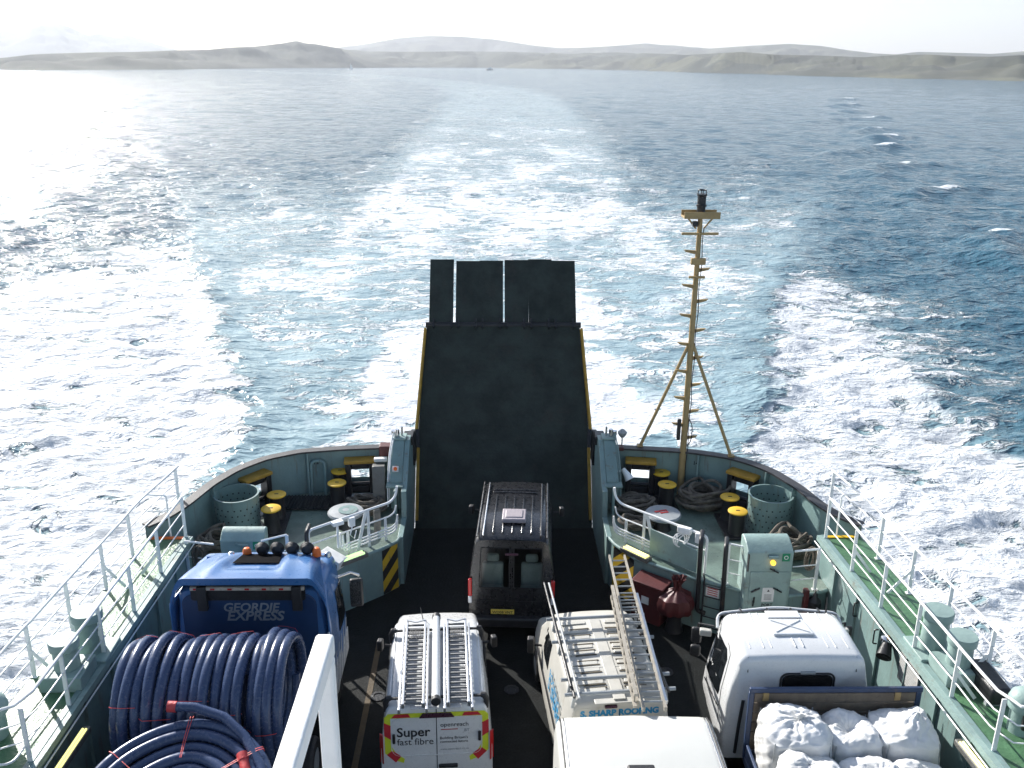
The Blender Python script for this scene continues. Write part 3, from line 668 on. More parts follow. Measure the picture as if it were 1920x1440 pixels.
# ---------------------------------------------------------------- ropes
def rope_pile(x, y, z, R, n, label, seed, messy=.25, rad=.035, hgt=.35, cat="rope"):
    rd = random.Random(seed); pts = []
    N = n*26
    for k in range(N):
        a = 2*math.pi*k/26; turn = k/26
        rr_ = R*(1-.5*((turn*.37+.3*math.sin(turn*1.7)) % 1))*(1+messy*math.sin(a*2+turn*1.3)*.4)
        zz = hgt*turn/n*(1-.2*math.cos(a+turn))+rad+.03*math.sin(a*3+turn*2)
        pts.append((x+rr_*math.cos(a)+messy*R*.35*math.sin(turn*2.1), y+rr_*.8*math.sin(a)+messy*R*.3*math.cos(turn*1.6), z+zz))
    b = MB(); b.tube(pts, rad, 7); return tag(b.build("mooring_rope", M_['rope']), label, cat)
rope_pile(-3.75, 22.72, MZ, .52, 13, "dark rope coiled between the left buttress and the hatch", 1, .2, .04, .32)
rope_pile(5.42, 23.0, MZ, .68, 16, "large brown rope heap against the bulwark below the mast", 2, .22, .045, .50)
rope_pile(3.52, 22.75, MZ, .50, 12, "tangled rope heap right of the ramp below the fairlead", 3, .5, .045, .30)
rope_pile(3.42, 21.75, MZ, .36, 7, "small loose rope heap at the foot of the right buttress", 4, .5, .045, .22)
rope_pile(-6.95, 20.35, MZ, .52, 15, "brown rope heap behind the low green cabinet", 5, .3, .045, .50)
rope_pile(7.0, 20.3, MZ, .52, 15, "brown rope heap behind the tall green cabinet", 6, .35, .045, .55)
def hang_rope(x, y, z, label, seed):
    rd = random.Random(seed); pts = []
    for k in range(90):
        a = 2*math.pi*k/18; s = .8+.2*math.sin(k*.35); pts.append((x+.13*math.sin(a)*s+.05*math.sin(k*.2), y-.03-.02*math.cos(a)-.001*k, z-.36+.36*math.cos(a)*s))
    b = MB(); b.tube(pts, .017, 6); tag(b.build("hanging_rope", M_['rope']), label, "rope")
hang_rope(6.98, 18.95, 2.42, "rope loops hung on the white rail right of the tall green cabinet", 3)
hang_rope(-7.05, 19.15, 2.38, "rope loops hung on the white rail left of the low green cabinet", 4)

# ---------------------------------------------------------------- mast
def mast():
    t = thing("mast", "tall ochre mast with two raking stays and climbing pegs", "mast", (4.98, 23.8, MZ))
    ax = lambda z: Vector((4.96+(z-2.6)*.008, 23.80+(z-2.6)*.028, z))
    b = MB(); b.tube([ax(MZ), ax(3), ax(6), ax(9.05)], [.095, .09, .078, .062], 14); b.build("pole", M_['ochre'], t)
    for fx, fy in ((3.81, 24.16), (6.21, 23.44)):
        b = MB(); b.tube([(fx, fy, BZ+.04), ax(5.85)], .045, 10); b.box((fx, fy, BZ+.07), (.16, .16, .05)); b.build("stay", M_['ochre'], t)
    zs = [8.15, 7.51, 7.04, 6.58, 6.3, 5.91, 5.54, 5.16, 4.81, 4.40, 4.06, 3.69, 3.27, 2.95, 7.78]
    zs = [8.2, 7.73, 7.3, 6.9, 6.5, 6.1, 5.72, 5.34, 4.96, 4.58, 4.2, 3.82, 3.44, 3.06]
    for i, z in enumerate(zs):
        s = -1 if i % 2 == 0 else 1; a = ax(z); b = MB()
        b.prism([a+Vector((s*.07, 0, -.07)), a+Vector((s*.07, 0, .02)), a+Vector((s*.33, 0, .02)), a+Vector((s*.33, 0, -.005))], (0, .03, 0)); b.bar(a+Vector((s*.07, .015, .02)), a+Vector((s*.36, .015, .04)), .06, .02); b.build("climbing_peg", M_['ochre'], t)
    for z, w_, h in ((8.68, .95, .06), (7.55, .42, .06)):
        b = MB(); b.box(ax(z)-Vector((0, .09, 0)), (w_, .07, h)); b.build("crossbar", M_['ochre'], t, bevel=.006)
    b = MB(); b.box(ax(7.97)-Vector((0, .11, 0)), (.38, .12, .17)); b.build("junction_box", M_['ochre'], t, bevel=.01)
    b = MB(); b.box(ax(9.10), (.92, .45, .05)); b.box(ax(9.17)+Vector((0, -.22, 0)), (.92, .03, .16)); b.box(ax(9.17)+Vector((0, .22, 0)), (.92, .03, .16)); b.tube([ax(8.8)-Vector((.1, 0, 0)), ax(9.1)-Vector((.35, 0, 0))], .025, 6); b.tube([ax(8.8)+Vector((.1, 0, 0)), ax(9.1)+Vector((.35, 0, 0))], .025, 6); b.build("platform", M_['ochre'], t, bevel=.006)
    b = MB(); c = ax(9.12); b.lathe([(.16, 0), (.15, .06), (.11, .08), (.11, .24), (.135, .25), (.135, .29), (.11, .30), (.11, .50), (.13, .52), (.13, .56)], c, 18)
    for a in range(4): b.tube([c+Vector((.11*math.cos(a*1.57), .11*math.sin(a*1.57), .55)), c+Vector((.10*math.cos(a*1.57), .10*math.sin(a*1.57), .66))], .012, 6)
    b.tube([c+Vector((.1*math.cos(a*.52), .1*math.sin(a*.52), .66)) for a in range(12)], .012, 6, True); b.build("lantern", M_['black'], t)
    b = MB(); b.box(ax(8.93)+Vector((-.14, -.08, 0)), (.14, .12, .14)); b.build("lamp", M_['black'], t, bevel=.02)
    b = MB(); b.box(ax(3.3)+Vector((-.17, -.03, 0)), (.10, .10, .62)); b.build("cable_box", M_['black'], t, bevel=.02)
    b = MB(); b.tube([ax(z)+Vector((.10+.015*math.sin(z*5), -.05, 0)) for z in np.arange(MZ, 8.9, .25)], .012, 5); b.tube(rounded([ax(3.6)+Vector((.1, -.03, 0)), ax(3.4)+Vector((.2, -.03, 0)), ax(3.0)+Vector((.2, -.03, 0)), ax(2.8)+Vector((.1, -.03, 0))], .1), .014, 5); b.build("cable", M_['ink'], t)
mast()
# ---------------------------------------------------------------- walkway railings
def railing(name, label, base, posts, h=1.05, bars=(.36, .70), ends=None, mat='white', post=(.075, .028), braces=(), rt=.026, rb=.014, wob=.006):
    """base: polyline of foot points; posts: foot points; bars at heights; each post is a part"""
    t = thing(name, label, "railing", base[0], "railings of the ferry")
    B = [Vector(p) for p in base]
    def lift(z):
        L = []
        for a, c in zip(B, B[1:]):
            n = max(2, int((c-a).length/.5))
            L += [a+(c-a)*k/n for k in range(n)]
        L.append(B[-1]); L = [p+Vector((random.uniform(-wob, wob), 0, z+random.uniform(-wob, wob))) for p in L]; return L
    b = MB(); b.tube(lift(h), rt, 8); b.build("top_rail", M_[mat], t)
    for z in bars: b = MB(); b.tube(lift(z), rb, 7); b.build("middle_rail", M_[mat], t)
    for i, p in enumerate(posts):
        p = Vector(p); b = MB(); b.bar(p, p+Vector((0, 0, h-.01)), post[0], post[1], up=(0, 1, 0)); b.box(p+Vector((0, 0, .008)), (.13, .10, .016))
        b.build("post", M_[mat], t, bevel=.004)
    for p, d in braces:
        p = Vector(p); b = MB(); b.bar(p+Vector((0, 0, .56)), p+Vector(d), .06, .02, up=(0, 1, 0)); b.build("brace", M_[mat], t)
    return t
z2 = WZ+.004
def P2(f, y, dx=0.0): return (f(y)+dx, y, z2)
ysL = [19.45, 17.85, 16.35, 14.9, 13.45, 12.1]; ysLo = [21.0, 18.6, 17.25, 15.75, 14.3, 12.8, 11.3, 9.8]
ysR = [19.35, 17.85, 16.4, 14.95, 13.55, 12.2]; ysRo = [20.75, 18.45, 17.0, 15.55, 14.1, 12.6, 11.1, 9.6]
iL = lambda y: inL(y)-.05; iR = lambda y: inR(y)+.05; oL = lambda y: outL(y)+.06; oR = lambda y: outR(y)-.06
oL2 = lambda y: oL(y) if y < 19.5 else -8.3+.16*(y-19.5); oR2 = lambda y: oR(y) if y < 19.5 else 8.3-.16*(y-19.5)
railing("railing", "white inner railing of the left walkway beside the blue lorry", [P2(iL, 19.5), P2(iL, 16), P2(iL, 12.5), (iL(12.1)-.12, 12.15, z2), (iL(12)-.4, 11.98, z2), (-8.7, 11.95, z2)], [P2(iL, y) for y in ysL], braces=[(P2(iL, y), (-.42, 0, .01)) for y in (17.85, 14.9)])
railing("railing", "white outer railing of the left walkway above the glaring water", [(-8.02, 21.1, BZ-.25), P2(oL2, 19.4), P2(oL, 16), P2(oL, 9)], [(-8.05, 20.95, BZ-.25)]+[P2(oL, y) for y in ysLo[1:]], braces=[(P2(oL, y), (.45, 0, .01)) for y in (17.25, 14.3)])
railing("railing", "white inner railing of the right walkway beside the white truck", [P2(iR, 19.4), P2(iR, 16), P2(iR, 12.4), (iR(12)+.15, 12.0, z2), (8.8, 11.9, z2)], [P2(iR, y) for y in ysR], braces=[(P2(iR, y), (.42, 0, .01)) for y in (17.85, 16.4-.0, 13.55)][::2])
railing("railing", "white outer railing of the right walkway above the foam", [(8.02, 20.85, BZ-.25), P2(oR2, 19.4), P2(oR, 16), P2(oR, 9)], [(8.04, 20.75, BZ-.25)]+[P2(oR, y) for y in ysRo[1:]], braces=[(P2(oR, y), (-.45, 0, .01)) for y in (17.0, 14.1)])
for s, f, g, nm in ((-1, oL, iL, "left"), (1, oR, iR, "right")):
    t = thing("gate_rail", "short white gate rail across the stern end of the %s walkway" % nm, "railing", (s*8.2, 19.55, z2), "railings of the ferry")
    x0 = f(19.5); x1 = x0-s*.48
    b = MB(); b.tube(rounded([(x0, 19.62, z2+1.04), (x1, 19.58, z2+1.04), (x1, 19.58, z2)], .08), .022, 8); b.build("frame", M_['white'], t)
    b = MB(); b.tube([(x0, 19.62, z2+.62), (x1, 19.58, z2+.62)], .014, 7); b.build("bar", M_['white'], t)
    b = MB(); b.box(((f(19.5)+g(19.5))/2, 19.46, z2+.012), (abs(f(19.5)-g(19.5))-.05, .10, .02))
    tag(b.build("threshold_plate", M_['orange'] if s < 0 else M_['yel']), ("orange" if s < 0 else "yellow")+" threshold strip at the stern end of the %s walkway" % nm, "threshold")

# ---------------------------------------------------------------- railings along the mooring decks, with bent stowage pipes
def front_rail(s, A, Bp, label, top_end):
    """A outer end, Bp end by the buttress, both on the mooring deck"""
    t = thing("stowage_railing", label, "railing", A, "railings of the ferry"); A, Bp = Vector(A), Vector(Bp); d = Bp-A; n = Vector((d.y, -d.x, 0)).normalized(); n = n if n.y < 0 else -n
    at = lambda u, z, o=0.0: A+d*u+n*o+Vector((0, 0, z))
    b = MB(); b.tube(rounded([at(0, .02), at(0, 1.0), at(.93, 1.0), at(1.0, 1.12), at(1.02, 1.38)], .14, 6), .032, 9); b.build("top_rail", M_['white'], t)
    for i, (u0, z0, z1) in enumerate(((.30, .60, .30), (.30, .48, .22), (.30, .36, .14))):
        b = MB(); b.tube(rounded([at(u0+.03*i, .78-.1*i, .05), at(u0+.03*i, z1, .05), at(.94, z1+.03, .05), at(.985, z1+.10, .05), at(1.0, z1+.32, .05)], .10, 6), .022, 8); b.build("stowage_pipe", M_['white'], t)
    b = MB(); b.tube(rounded([at(.02, .62), at(.92, .62), at(.98, .68), at(1.0, .86)], .1), .02, 7); b.build("middle_rail", M_['white'], t)
    for u in (.42, .66, .86):
        b = MB(); b.bar(at(u, 0, .02), at(u, 1.0 if u == .66 else .62, .02), .07, .025, up=n); b.build("post", M_['white'], t)
    b = MB(); b.bar(at(.64, .98), at(.50, .02, .1), .09, .02, up=n); b.build("brace", M_['white'], t)
    return t, at
tA, atL = front_rail(-1, (-4.66, 19.75, MZ), (-2.76, 21.35, MZ), "white railing with bent stowage pipes left of the ramp", 1)
tB, atR = front_rail(1, (4.72, 19.42, MZ), (2.78, 21.25, MZ), "white railing with bent stowage pipes right of the ramp", 1)
t = thing("deck_lamp", "small white square lamp on the stowage railing left of the ramp", "lamp", atL(.30, .8))
b = MB(); b.box(atL(.30, .98, .08), (.28, .16, .10), .6); b.build("housing", M_['white'], t, bevel=.015)
b = MB(); b.tube([atL(.30, .3, .06), atL(.30, .94, .06)], .03, 8); b.build("stem", M_['white'], t)
b = MB(); b.box(atL(.46, .88, .06), (.15, .12, .24), .5); b.tube([atL(.46, .80, .1), atL(.42, .58, .14), atL(.47, .42, .12), atL(.5, .62, .1)], .016, 6)
tag(b.build("junction_box", M_['white'], bevel=.01), "white junction box with a looped cable on the left stowage railing", "box")
b = MB(); b.box(atL(.80, .55, -.12), (.20, .05, .62), .7); tag(b.build("notice_board", M_['brown'], bevel=.03), "brown upright board behind the left stowage railing", "board")
b = MB(); b.box(atL(.22, .10, .10), (.62, .34, .22), -.5, ry=.25); tag(b.build("ramp_step", M_['sign'], bevel=.01), "sunlit pale step on the left mooring deck below the stowage railing", "step")
b = MB(); q = MB(); t = thing("cable_reel", "tangled white cable and lamp hung on the right stowage railing", "cable", atR(.24, .9))
b.box(atR(.22, .98, .06), (.34, .14, .16), -.6); b.box(atR(.07, .92, .06), (.16, .14, .26), -.6); b.build("housing", M_['white'], t, bevel=.02)
for k in range(3): q.tube([atR(.26, .70, .10)+Vector((.14*math.cos(a)+.04*k, -.02*k, .17*math.sin(a*1+.3*k))) for a in np.linspace(0, 6.2, 20)], .016, 6)
q.build("cable", M_['white'], t)
# plate fixed to the right railing, rails beside the cabinets
b = MB(); a_, c_ = atR(.56, 0, .10), atR(.06, 0, .10); b.prism([a_+Vector((0, 0, .02)), c_+Vector((0, 0, .02)), c_+Vector((0, 0, .60)), a_+Vector((0, 0, .72))], (-.02, -.02, 0))
tag(b.build("screen_plate", M_['green2'], bevel=.006), "pale green screen plate fixed below the right stowage railing", "plate")
railing("railing", "short white railing between the black pipe and the tall green cabinet", [(5.12, 18.98, MZ), (5.58, 18.76, MZ)], [(5.12, 18.98, MZ)], bars=(.3, .65), wob=0)
railing("railing", "short white railing with rope loops right of the tall green cabinet", [(6.52, 18.62, MZ), (7.12, 18.72, MZ), (7.14, 18.74, MZ)], [(7.12, 18.72, MZ)], bars=(.3, .65), wob=0)
railing("railing", "short white railing with rope loops left of the low green cabinet", [(-7.36, 19.15, MZ), (-6.66, 19.0, MZ)], [(-7.34, 19.15, MZ)], bars=(.3, .65), wob=0)
railing("railing", "short white railing right of the low green cabinet behind the blue lorry", [(-5.62, 19.15, MZ), (-5.1, 19.45, MZ)], [(-5.1, 19.45, MZ)], bars=(.3, .65), wob=0)
for x, y, lb in ((4.50, 19.14, "black bent pipe down the right deck front by the stowage railing"), (5.0, 18.80, "black bent pipe down the right deck front by the boarding ladder")):
    b = MB(); b.tube(rounded([(x+.12, y+.4, 2.42), (x, y-.02, 2.42), (x+.03, y-.04, .55), (x+.22, y-.06, .50)], .12, 6), .055, 10); tag(b.build("vent_pipe", M_['black']), lb, "pipe", "black pipes on the right deck front")
b = MB(); b.tube(rounded([(-4.68, 20.0, 2.36), (-4.68, 19.62, 2.36), (-4.66, 19.50, .5)], .12, 6), .05, 10); tag(b.build("vent_pipe", M_['black']), "black bent pipe at the outer end of the left stowage railing", "pipe")

# ---------------------------------------------------------------- cabinets
def cabinet(x0, x1, y0, y1, zb, zt, name, label, tall):
    t = thing(name, label, "cabinet", ((x0+x1)/2, y0, zb)); b = MB()
    n = 10; prof = [(y0, zb), (y0, zt-.18)]+[(y0+.03+(y1-y0-.03)*k/n, zt-.16+.16*math.sin(min(1, k/n*1.35)*math.pi/2)) for k in range(n)]+[(y1, zt-.05), (y1, zb)]
    b.prism([(x0, y, z) for y, z in prof], (x1-x0, 0, 0)); b.build("body", M_['green2'], t, bevel=.025); f = y0-.004
    b = MB(); zc = zt-.30
    b.box((x1-.17, f-.006, zc), (.17, .012, .19)); s_ = b.build("exit_sign", M_['exit'], t)
    b = MB(); b.lathe([(.05, 0), (.05, .004), (.034, .004), (.034, 0)], (0, 0, 0), 20, cap=False)
    b.v = [(x1-.17+p[0], f-.013-p[2], zc+p[1]) for p in b.v]; b.build("ring_symbol", M_['sign'], s_)
    b = MB(); b.lathe([(.055, 0), (.06, .05), (.04, .09), (0.01, .10)], (0, 0, 0), 16); b.v = [((x0+x1)/2+.06+p[0], f-p[2], zc-.12+p[1]) for p in b.v]
    b.build("lamp", lamp_mat("amber_lamp", (1.0, .50, .05), 1.2) if tall else M_['yel'], t, label="amber lamp")
    b = MB(); b.box(((x0+x1)/2+.05, f-.05, zc+.04), (.22, .10, .05)); b.build("lamp_hood", M_['green'], t, bevel=.01)
    if tall:
        d = MB(); d.box(((x0+x1)/2+.02, f-.012, zb+(zt-zb)*.40), (x1-x0-.16, .024, (zt-zb)*.70)); dd = d.build("door", M_['green2'], t, bevel=.012)
        for hx, hz, r in ((.10, 2.05, -.5), (-.28, 1.55, .5), (.22, 1.55, -.5), (-.32, .72, .25), (.22, .66, .45), (-.30, 1.25, 1.5)):
            h = MB(); cx = (x0+x1)/2+hx; v = Vector((math.cos(r)*.11, 0, math.sin(r)*.11)); h.tube([Vector((cx, f-.055, hz))-v, Vector((cx, f-.055, hz))+v], .018, 8); h.cyl((cx, f-.02, hz), (cx, f-.06, hz), .022)
            h.build("handle", M_['black'], dd)
        n_ = MB(); n_.box(((x0+x1)/2+.02, f-.030, 1.42), (.27, .006, .36)); sg = n_.build("notice", M_['sign'], t)
        q = MB(); q.add([((x0+x1)/2+.02-.03, f-.035, 1.50), ((x0+x1)/2+.02+.03, f-.035, 1.50), ((x0+x1)/2+.02, f-.035, 1.56)], [(0, 1, 2)])
        for k in range(5): q.box(((x0+x1)/2+.02, f-.034, 1.42-.03*k), (.17, .002, .008))
        q.build("print", M_['ink'], sg)
        for k, w_ in enumerate(("PORT", "STEERING", "GEAR")):
            text("lettering", w_, M_['ink'], .10, frame(Vector(((x0+x1)/2+.02, f-.028, 1.12-.14*k))-t.location, (1, 0, 0), (0, 0, 1)), dd, align='CENTER', bold=.002)
        b = MB(); b.box((x0+.02, f-.03, zt-.42), (.03, .05, .42)); b.build("bracket", M_['black'], t)
    else:
        b = MB(); b.box(((x0+x1)/2-.05, f-.03, zc+.02), (.20, .06, .07), ry=.3); b.build("handle", M_['green'], t, bevel=.01)
    return t
cabinet(-6.64, -5.62, 19.38, 19.8, MZ, 2.46, "control_cabinet", "low pale green cabinet on the left mooring deck behind the blue lorry", False)
cabinet(5.40, 6.44, 18.42, 19.05, .02, 2.66, "control_cabinet", "tall pale green cabinet with door handles in front of the right mooring deck", True)
t = thing("fluorescent_lamp", "greenish strip lamp on the left deck front near the ramp", "lamp", (-3.8, 20.1, MZ), "strip lamps along the car deck")
LG, LY = lamp_mat("green_strip_light", (.66, 1.0, .42), .55), lamp_mat("yellow_strip_light", (1.0, .95, .35), .6)
def strip(t, a, c, m, dn=(0, -.05, 0), w_=.22):
    a, c, dn = Vector(a), Vector(c), Vector(dn); b = MB(); b.bar(a-dn*.2, c-dn*.2, w_, .12); b.build("housing", M_['brown'], t, bevel=.02)
    d = (c-a).normalized()
    for o in (-w_*.22, w_*.22):
        q = MB(); u = Vector((-d.y, d.x, 0))*o; q.tube([a+d*.08+u+Vector((0, 0, .075))+dn*.3, c-d*.08+u+Vector((0, 0, .075))+dn*.3], w_*.16, 8); q.build("tube", m, t)
strip(t, (-4.12, 19.82, MZ+.02), (-3.42, 20.40, MZ+.02), LG)
t = thing("fluorescent_lamp", "yellowish strip lamp on the right deck front near the ramp", "lamp", (3.2, 20.4, MZ), "strip lamps along the car deck")
strip(t, (2.92, 20.62, MZ+.04), (3.50, 19.98, MZ+.04), LY)
t = thing("fluorescent_lamp", "yellowish strip lamp on the left wall beside the lying pipe coil", "lamp", (-7.1, 12.6, 1.9), "strip lamps along the car deck")
strip(t, (-7.2, 13.25, 2.02), (-7.25, 12.0, 2.02), LY, w_=.13)
t = thing("fluorescent_lamp", "yellowish strip lamp on the right wall beyond the bulk bags", "lamp", (7.6, 12.4, 1.9), "strip lamps along the car deck")
strip(t, (7.55, 12.8, 2.02), (7.65, 11.4, 2.02), LY, w_=.13)

# ---------------------------------------------------------------- things standing by the right deck front
t = thing("boarding_ladder", "black rung ladder against the right deck front", "ladder", (4.82, 19.05, 0))
for dx, dy in ((-.19, .09), (.19, -.12)):
    b = MB(); b.tube(rounded([(4.82+dx, 18.98+dy+.10, 1.5), (4.82+dx, 18.94+dy, 1.48), (4.82+dx, 18.92+dy, .05)], .06), .022, 8); b.build("stile", M_['black'], t)
for k in range(5): b = MB(); b.tube([(4.63, 19.02, .2+.27*k), (5.01, 18.81, .2+.27*k)], .015, 7); b.build("rung", M_['black'], t)
t = thing("safety_sign", "small white sign with red print above the black rung ladder", "sign", (4.86, 18.98, 1.12))
b = MB(); b.prism([(4.70, 19.085, .98), (4.98, 18.93, .98), (4.98, 18.93, 1.26), (4.70, 19.085, 1.26)], (-.006, -.011, 0)); b.build("board", M_['sign'], t)
b = MB()
for k in range(4): b.prism([(4.73, 19.053, 1.03+.055*k), (4.94, 18.935, 1.03+.055*k), (4.94, 18.935, 1.05+.055*k), (4.73, 19.053, 1.05+.055*k)], (-.002, -.003, 0))
b.build("print", M_['redink'], t)
t = thing("fire_locker", "red fire locker against the right deck front beside the roofing van's ladders", "locker", (3.55, 19.85, 0))
b = MB(); b.box((3.50, 19.62, .52), (.80, .42, 1.0), -.68); b.build("body", M_['red'], t, bevel=.03)
b = MB(); b.box((3.51, 19.60, 1.06), (.86, .50, .06), -.68, rx=.1); b.build("lid", M_['red'], t, bevel=.015)
b = MB(); c = Vector((3.50, 19.62, .62))+Vector((math.sin(-.68), -math.cos(-.68), 0))*.216+Vector((-.02, 0, 0)); b.box(c, (.20, .006, .20), -.68); b.build("label_plate", M_['sign'], t)
t = thing("hose_stand", "dark stand under a red gathered cover by the right deck front", "stand", (4.05, 19.05, 0))
b = MB(); b.lathe([(.22, 0), (.20, .1), (.16, .3), (.20, .62), (.3, .66)], (4.02, 19.15, 0), 16); b.build("stem", M_['black'], t)
b = MB(); n_ = 40; rings = []
for r, z in ((.36, .52), (.42, .60), (.43, .75), (.38, .92), (.22, 1.02), (.09, 1.10), (.06, 1.18), (.10, 1.30), (.17, 1.42)):
    rings.append([(4.02+(r+(.03 if r > .2 else .025)*math.sin(a*9+z*4)+.02*math.sin(a*4))*math.cos(a)+.10*max(0, z-1.0), 19.15+(r+.03*math.sin(a*9+z*4))*.9*math.sin(a), z+.02*math.sin(a*3)) for a in np.linspace(0, 2*math.pi, n_, endpoint=False)])
b.loft(rings, cap=False); b.build("cover", M_['red'], t)
t = thing("fire_extinguisher", "red backed extinguisher bracket right of the tall green cabinet", "extinguisher", (7.0, 18.5, MZ))
b = MB(); b.box((6.86, 18.52, .98), (.12, .16, 1.0)); b.build("bracket", M_['red'], t, bevel=.02)
b = MB(); b.lathe([(.02, 1.02), (.05, .98), (.06, .90), (.15, .80), (.16, .05), (.14, 0)], (7.06, 18.46, .42), 20); b.build("cylinder", M_['black'], t)
b = MB(); b.cyl((7.06, 18.46, 1.42), (7.06, 18.46, 1.52), .03); b.bar((7.06, 18.46, 1.5), (7.06, 18.34, 1.54), .03); b.build("valve", M_['chrome'], t)

# ---------------------------------------------------------------- ventilators and other gear on the walkways
def vent(x, y, r, h, base, label, tilt=0):
    t = thing("deck_ventilator", label, "ventilator", (x, y, WZ), "ventilators on the walkways")
    b = MB(); b.box((x, y, WZ+base/2), (r*2.9, r*2.9, base), .03); b.build("base", M_['green2'], t, bevel=.02)
    b = MB(); b.lathe([(r*.88, base), (r*.86, h-.16)], (x, y, WZ), 28, cap=False); b.build("trunk", M_['green2'], t)
    b = MB(); b.lathe([(r*.86, h-.20), (r*1.02, h-.16), (r*1.04, h-.03), (r*.98, h), (0.01, h+.015)], (x, y, WZ), 32); b.build("cap", M_['green2'], t)
vent(-7.78, 15.0, .27, .92, .10, "pale green ventilator on the left walkway, the one nearer the stern")
vent(-7.86, 14.2, .25, .86, .30, "pale green ventilator on a raised box on the left walkway")
vent(8.02, 14.95, .27, .92, .10, "pale green ventilator on the right walkway, the one nearer the stern")
vent(8.14, 14.22, .25, .86, .28, "rust stained ventilator on a raised box on the right walkway")
for s, x, nm in ((-1, -8.45, "left"), (1, 8.52, "right")):
    t = thing("cowl_ventilator", "domed grey cowl ventilator at the near end of the %s walkway" % nm, "ventilator", (x, 12.75, WZ))
    b = MB(); b.lathe([(.20, 0), (.20, .42), (.26, .46), (.27, .58), (.23, .70), (.13, .78), (.01, .81)], (x, 12.75, WZ), 26); b.build("dome", M_['green2'], t)
    b = MB(); b.box((x, 12.54, WZ+.30), (.24, .08, .28)); b.build("opening", M_['black'], t, bevel=.03)
t = thing("dark_box", "dark box standing at the outer edge of the right walkway", "raft box", (8.5, 13.8, WZ))  # plain dark box for the black shape at the walkway's outer edge
b = MB(); b.box((8.46, 13.75, WZ+.22), (.36, .95, .32)); b.build("case", M_['black'], t, bevel=.06)
b = MB(); b.box((8.46, 13.4, WZ+.03), (.40, .08, .06)); b.box((8.46, 14.1, WZ+.03), (.40, .08, .06)); b.build("cradle", M_['grey'], t)
t = thing("stair_head", "grey stair landing with a dark well at the near end of the left walkway", "stairs", (-8.3, 11.2, WZ))
b = MB(); b.box((-8.35, 11.55, WZ+.24), (1.0, .05, .48)); b.box((-7.75, 11.1, WZ+.20), (.05, .9, .40)); b.build("coaming", M_['grey'], t)
b = MB(); b.box((-8.3, 11.1, WZ+.012), (.95, .8, .016)); b.build("well", M_['black'], t)
b = MB(); b.tube(rounded([(-7.62, 12.9, WZ+.30), (-7.65, 11.7, WZ+.30), (-8.6, 11.55, WZ+.55)], .2), .02, 7); b.build("handrail", M_['white'], t)
# gear on the right wall
t = thing("floodlight", "black round floodlight on the right wall above the truck", "lamp", (inR(15.5)-.2, 15.55, 1.95))
x = inR(15.5); b = MB(); b.tube([(x-.12, 15.62, 2.02), (x-.26, 15.40, 1.86)], [.09, .15], 18); b.tube([(x-.26, 15.40, 1.86), (x-.265, 15.395, 1.855)], [.13, .12], 18); b.build("housing", M_['black'], t)
b = MB(); b.lathe([(.14, -.03), (.12, .03), (.02, .09)], (x-.1, 15.68, 2.08), 16); b.build("rear_cap", M_['chrome'], t)
b = MB(); b.tube([(x, 15.6, 2.2), (x-.12, 15.6, 2.2), (x-.14, 15.6, 2.0)], .018, 7); b.build("bracket", M_['ochre'], t)
t = thing("notice_board", "whitish notice board on the right wall below the floodlight", "sign", (inR(14.8)-.03, 14.85, 1.85))
b = MB(); b.box((inR(14.85)-.03, 14.85, 1.83), (.02, .72, .58), .045); b.build("board", paint("faded_notice", (.48, .47, .45), .5, .05, .15, (.3, .28, .26), 9), t)
b = MB()
for k in range(9): b.box((inR(14.85)-.043, 14.85+.02*(k % 3), 2.06-.055*k), (.003, .60-.05*(k % 3), .018), .045)
b.build("print", M_['grey'], t)
for y, nm in ((17.2, "towards the stern"), (16.2, "nearer the floodlight")):
    b = MB(); b.tube(rounded([(inR(y)-.02, y, 1.95), (inR(y)-.10, y, 1.95), (inR(y)-.10, y, 1.62), (inR(y)-.02, y, 1.62)], .05), .016, 7); tag(b.build("wall_hook", M_['black']), "black hook on the right wall, %s" % nm, "hook")

# ---------------------------------------------------------------- deck the photograph was taken from, with its rail
b = MB(); b.box((0, -1.0, 9.75), (14, 7.4, .16)); struct(b.build("upper_deck", paint('pale_deck_paint', (.55, .54, .52), .6)), "pale upper deck under the viewpoint")
t = thing("observation_railing", "thick white rail and post right in front of the viewpoint", "railing", (-.88, 2.6, 9.83))
b = MB(); b.bar((-.905, -1.5, 10.885), (-.865, 2.79, 10.885), .065, .085); b.build("top_rail", M_['white'], t, bevel=.014, seg=3)
b = MB(); b.bar((-.865, 2.755, 9.83), (-.865, 2.755, 10.845), .062, .062, up=(0, 1, 0)); b.build("post", M_['white'], t, bevel=.012)
b = MB(); b.bar((-.90, -1.4, 9.83), (-.90, -1.4, 10.845), .062, .062, up=(0, 1, 0)); b.build("post", M_['white'], t, bevel=.012)
# ---------------------------------------------------------------- vehicles (each local frame: x right, y aft = forwards for the vehicle, z up)
V = {}
V['white'] = paint("white_vehicle_paint", (.66, .67, .67), .30, .03, .12, (.36, .33, .28), 2.2, .002, coat=.5)
V['cream'] = paint("dull_white_van_paint", (.52, .505, .455), .42, .06, .25, (.33, .29, .22), 2.5, .003, coat=.2)
V['caravan'] = paint("ivory_caravan_panel", (.56, .56, .525), .40, .03, .10, (.45, .44, .38), 1.2, .003, coat=.2)
V['blackp'] = paint("black_vehicle_paint", (.012, .012, .014), .28, .03, .0, (.05, .05, .05), 1, .0, coat=.5)
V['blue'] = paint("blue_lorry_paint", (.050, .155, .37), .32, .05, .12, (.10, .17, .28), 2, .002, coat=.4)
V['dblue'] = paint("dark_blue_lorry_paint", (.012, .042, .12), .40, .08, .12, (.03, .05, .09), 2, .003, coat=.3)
V['plastic'] = paint("black_plastic", (.018, .018, .02), .5, .2)
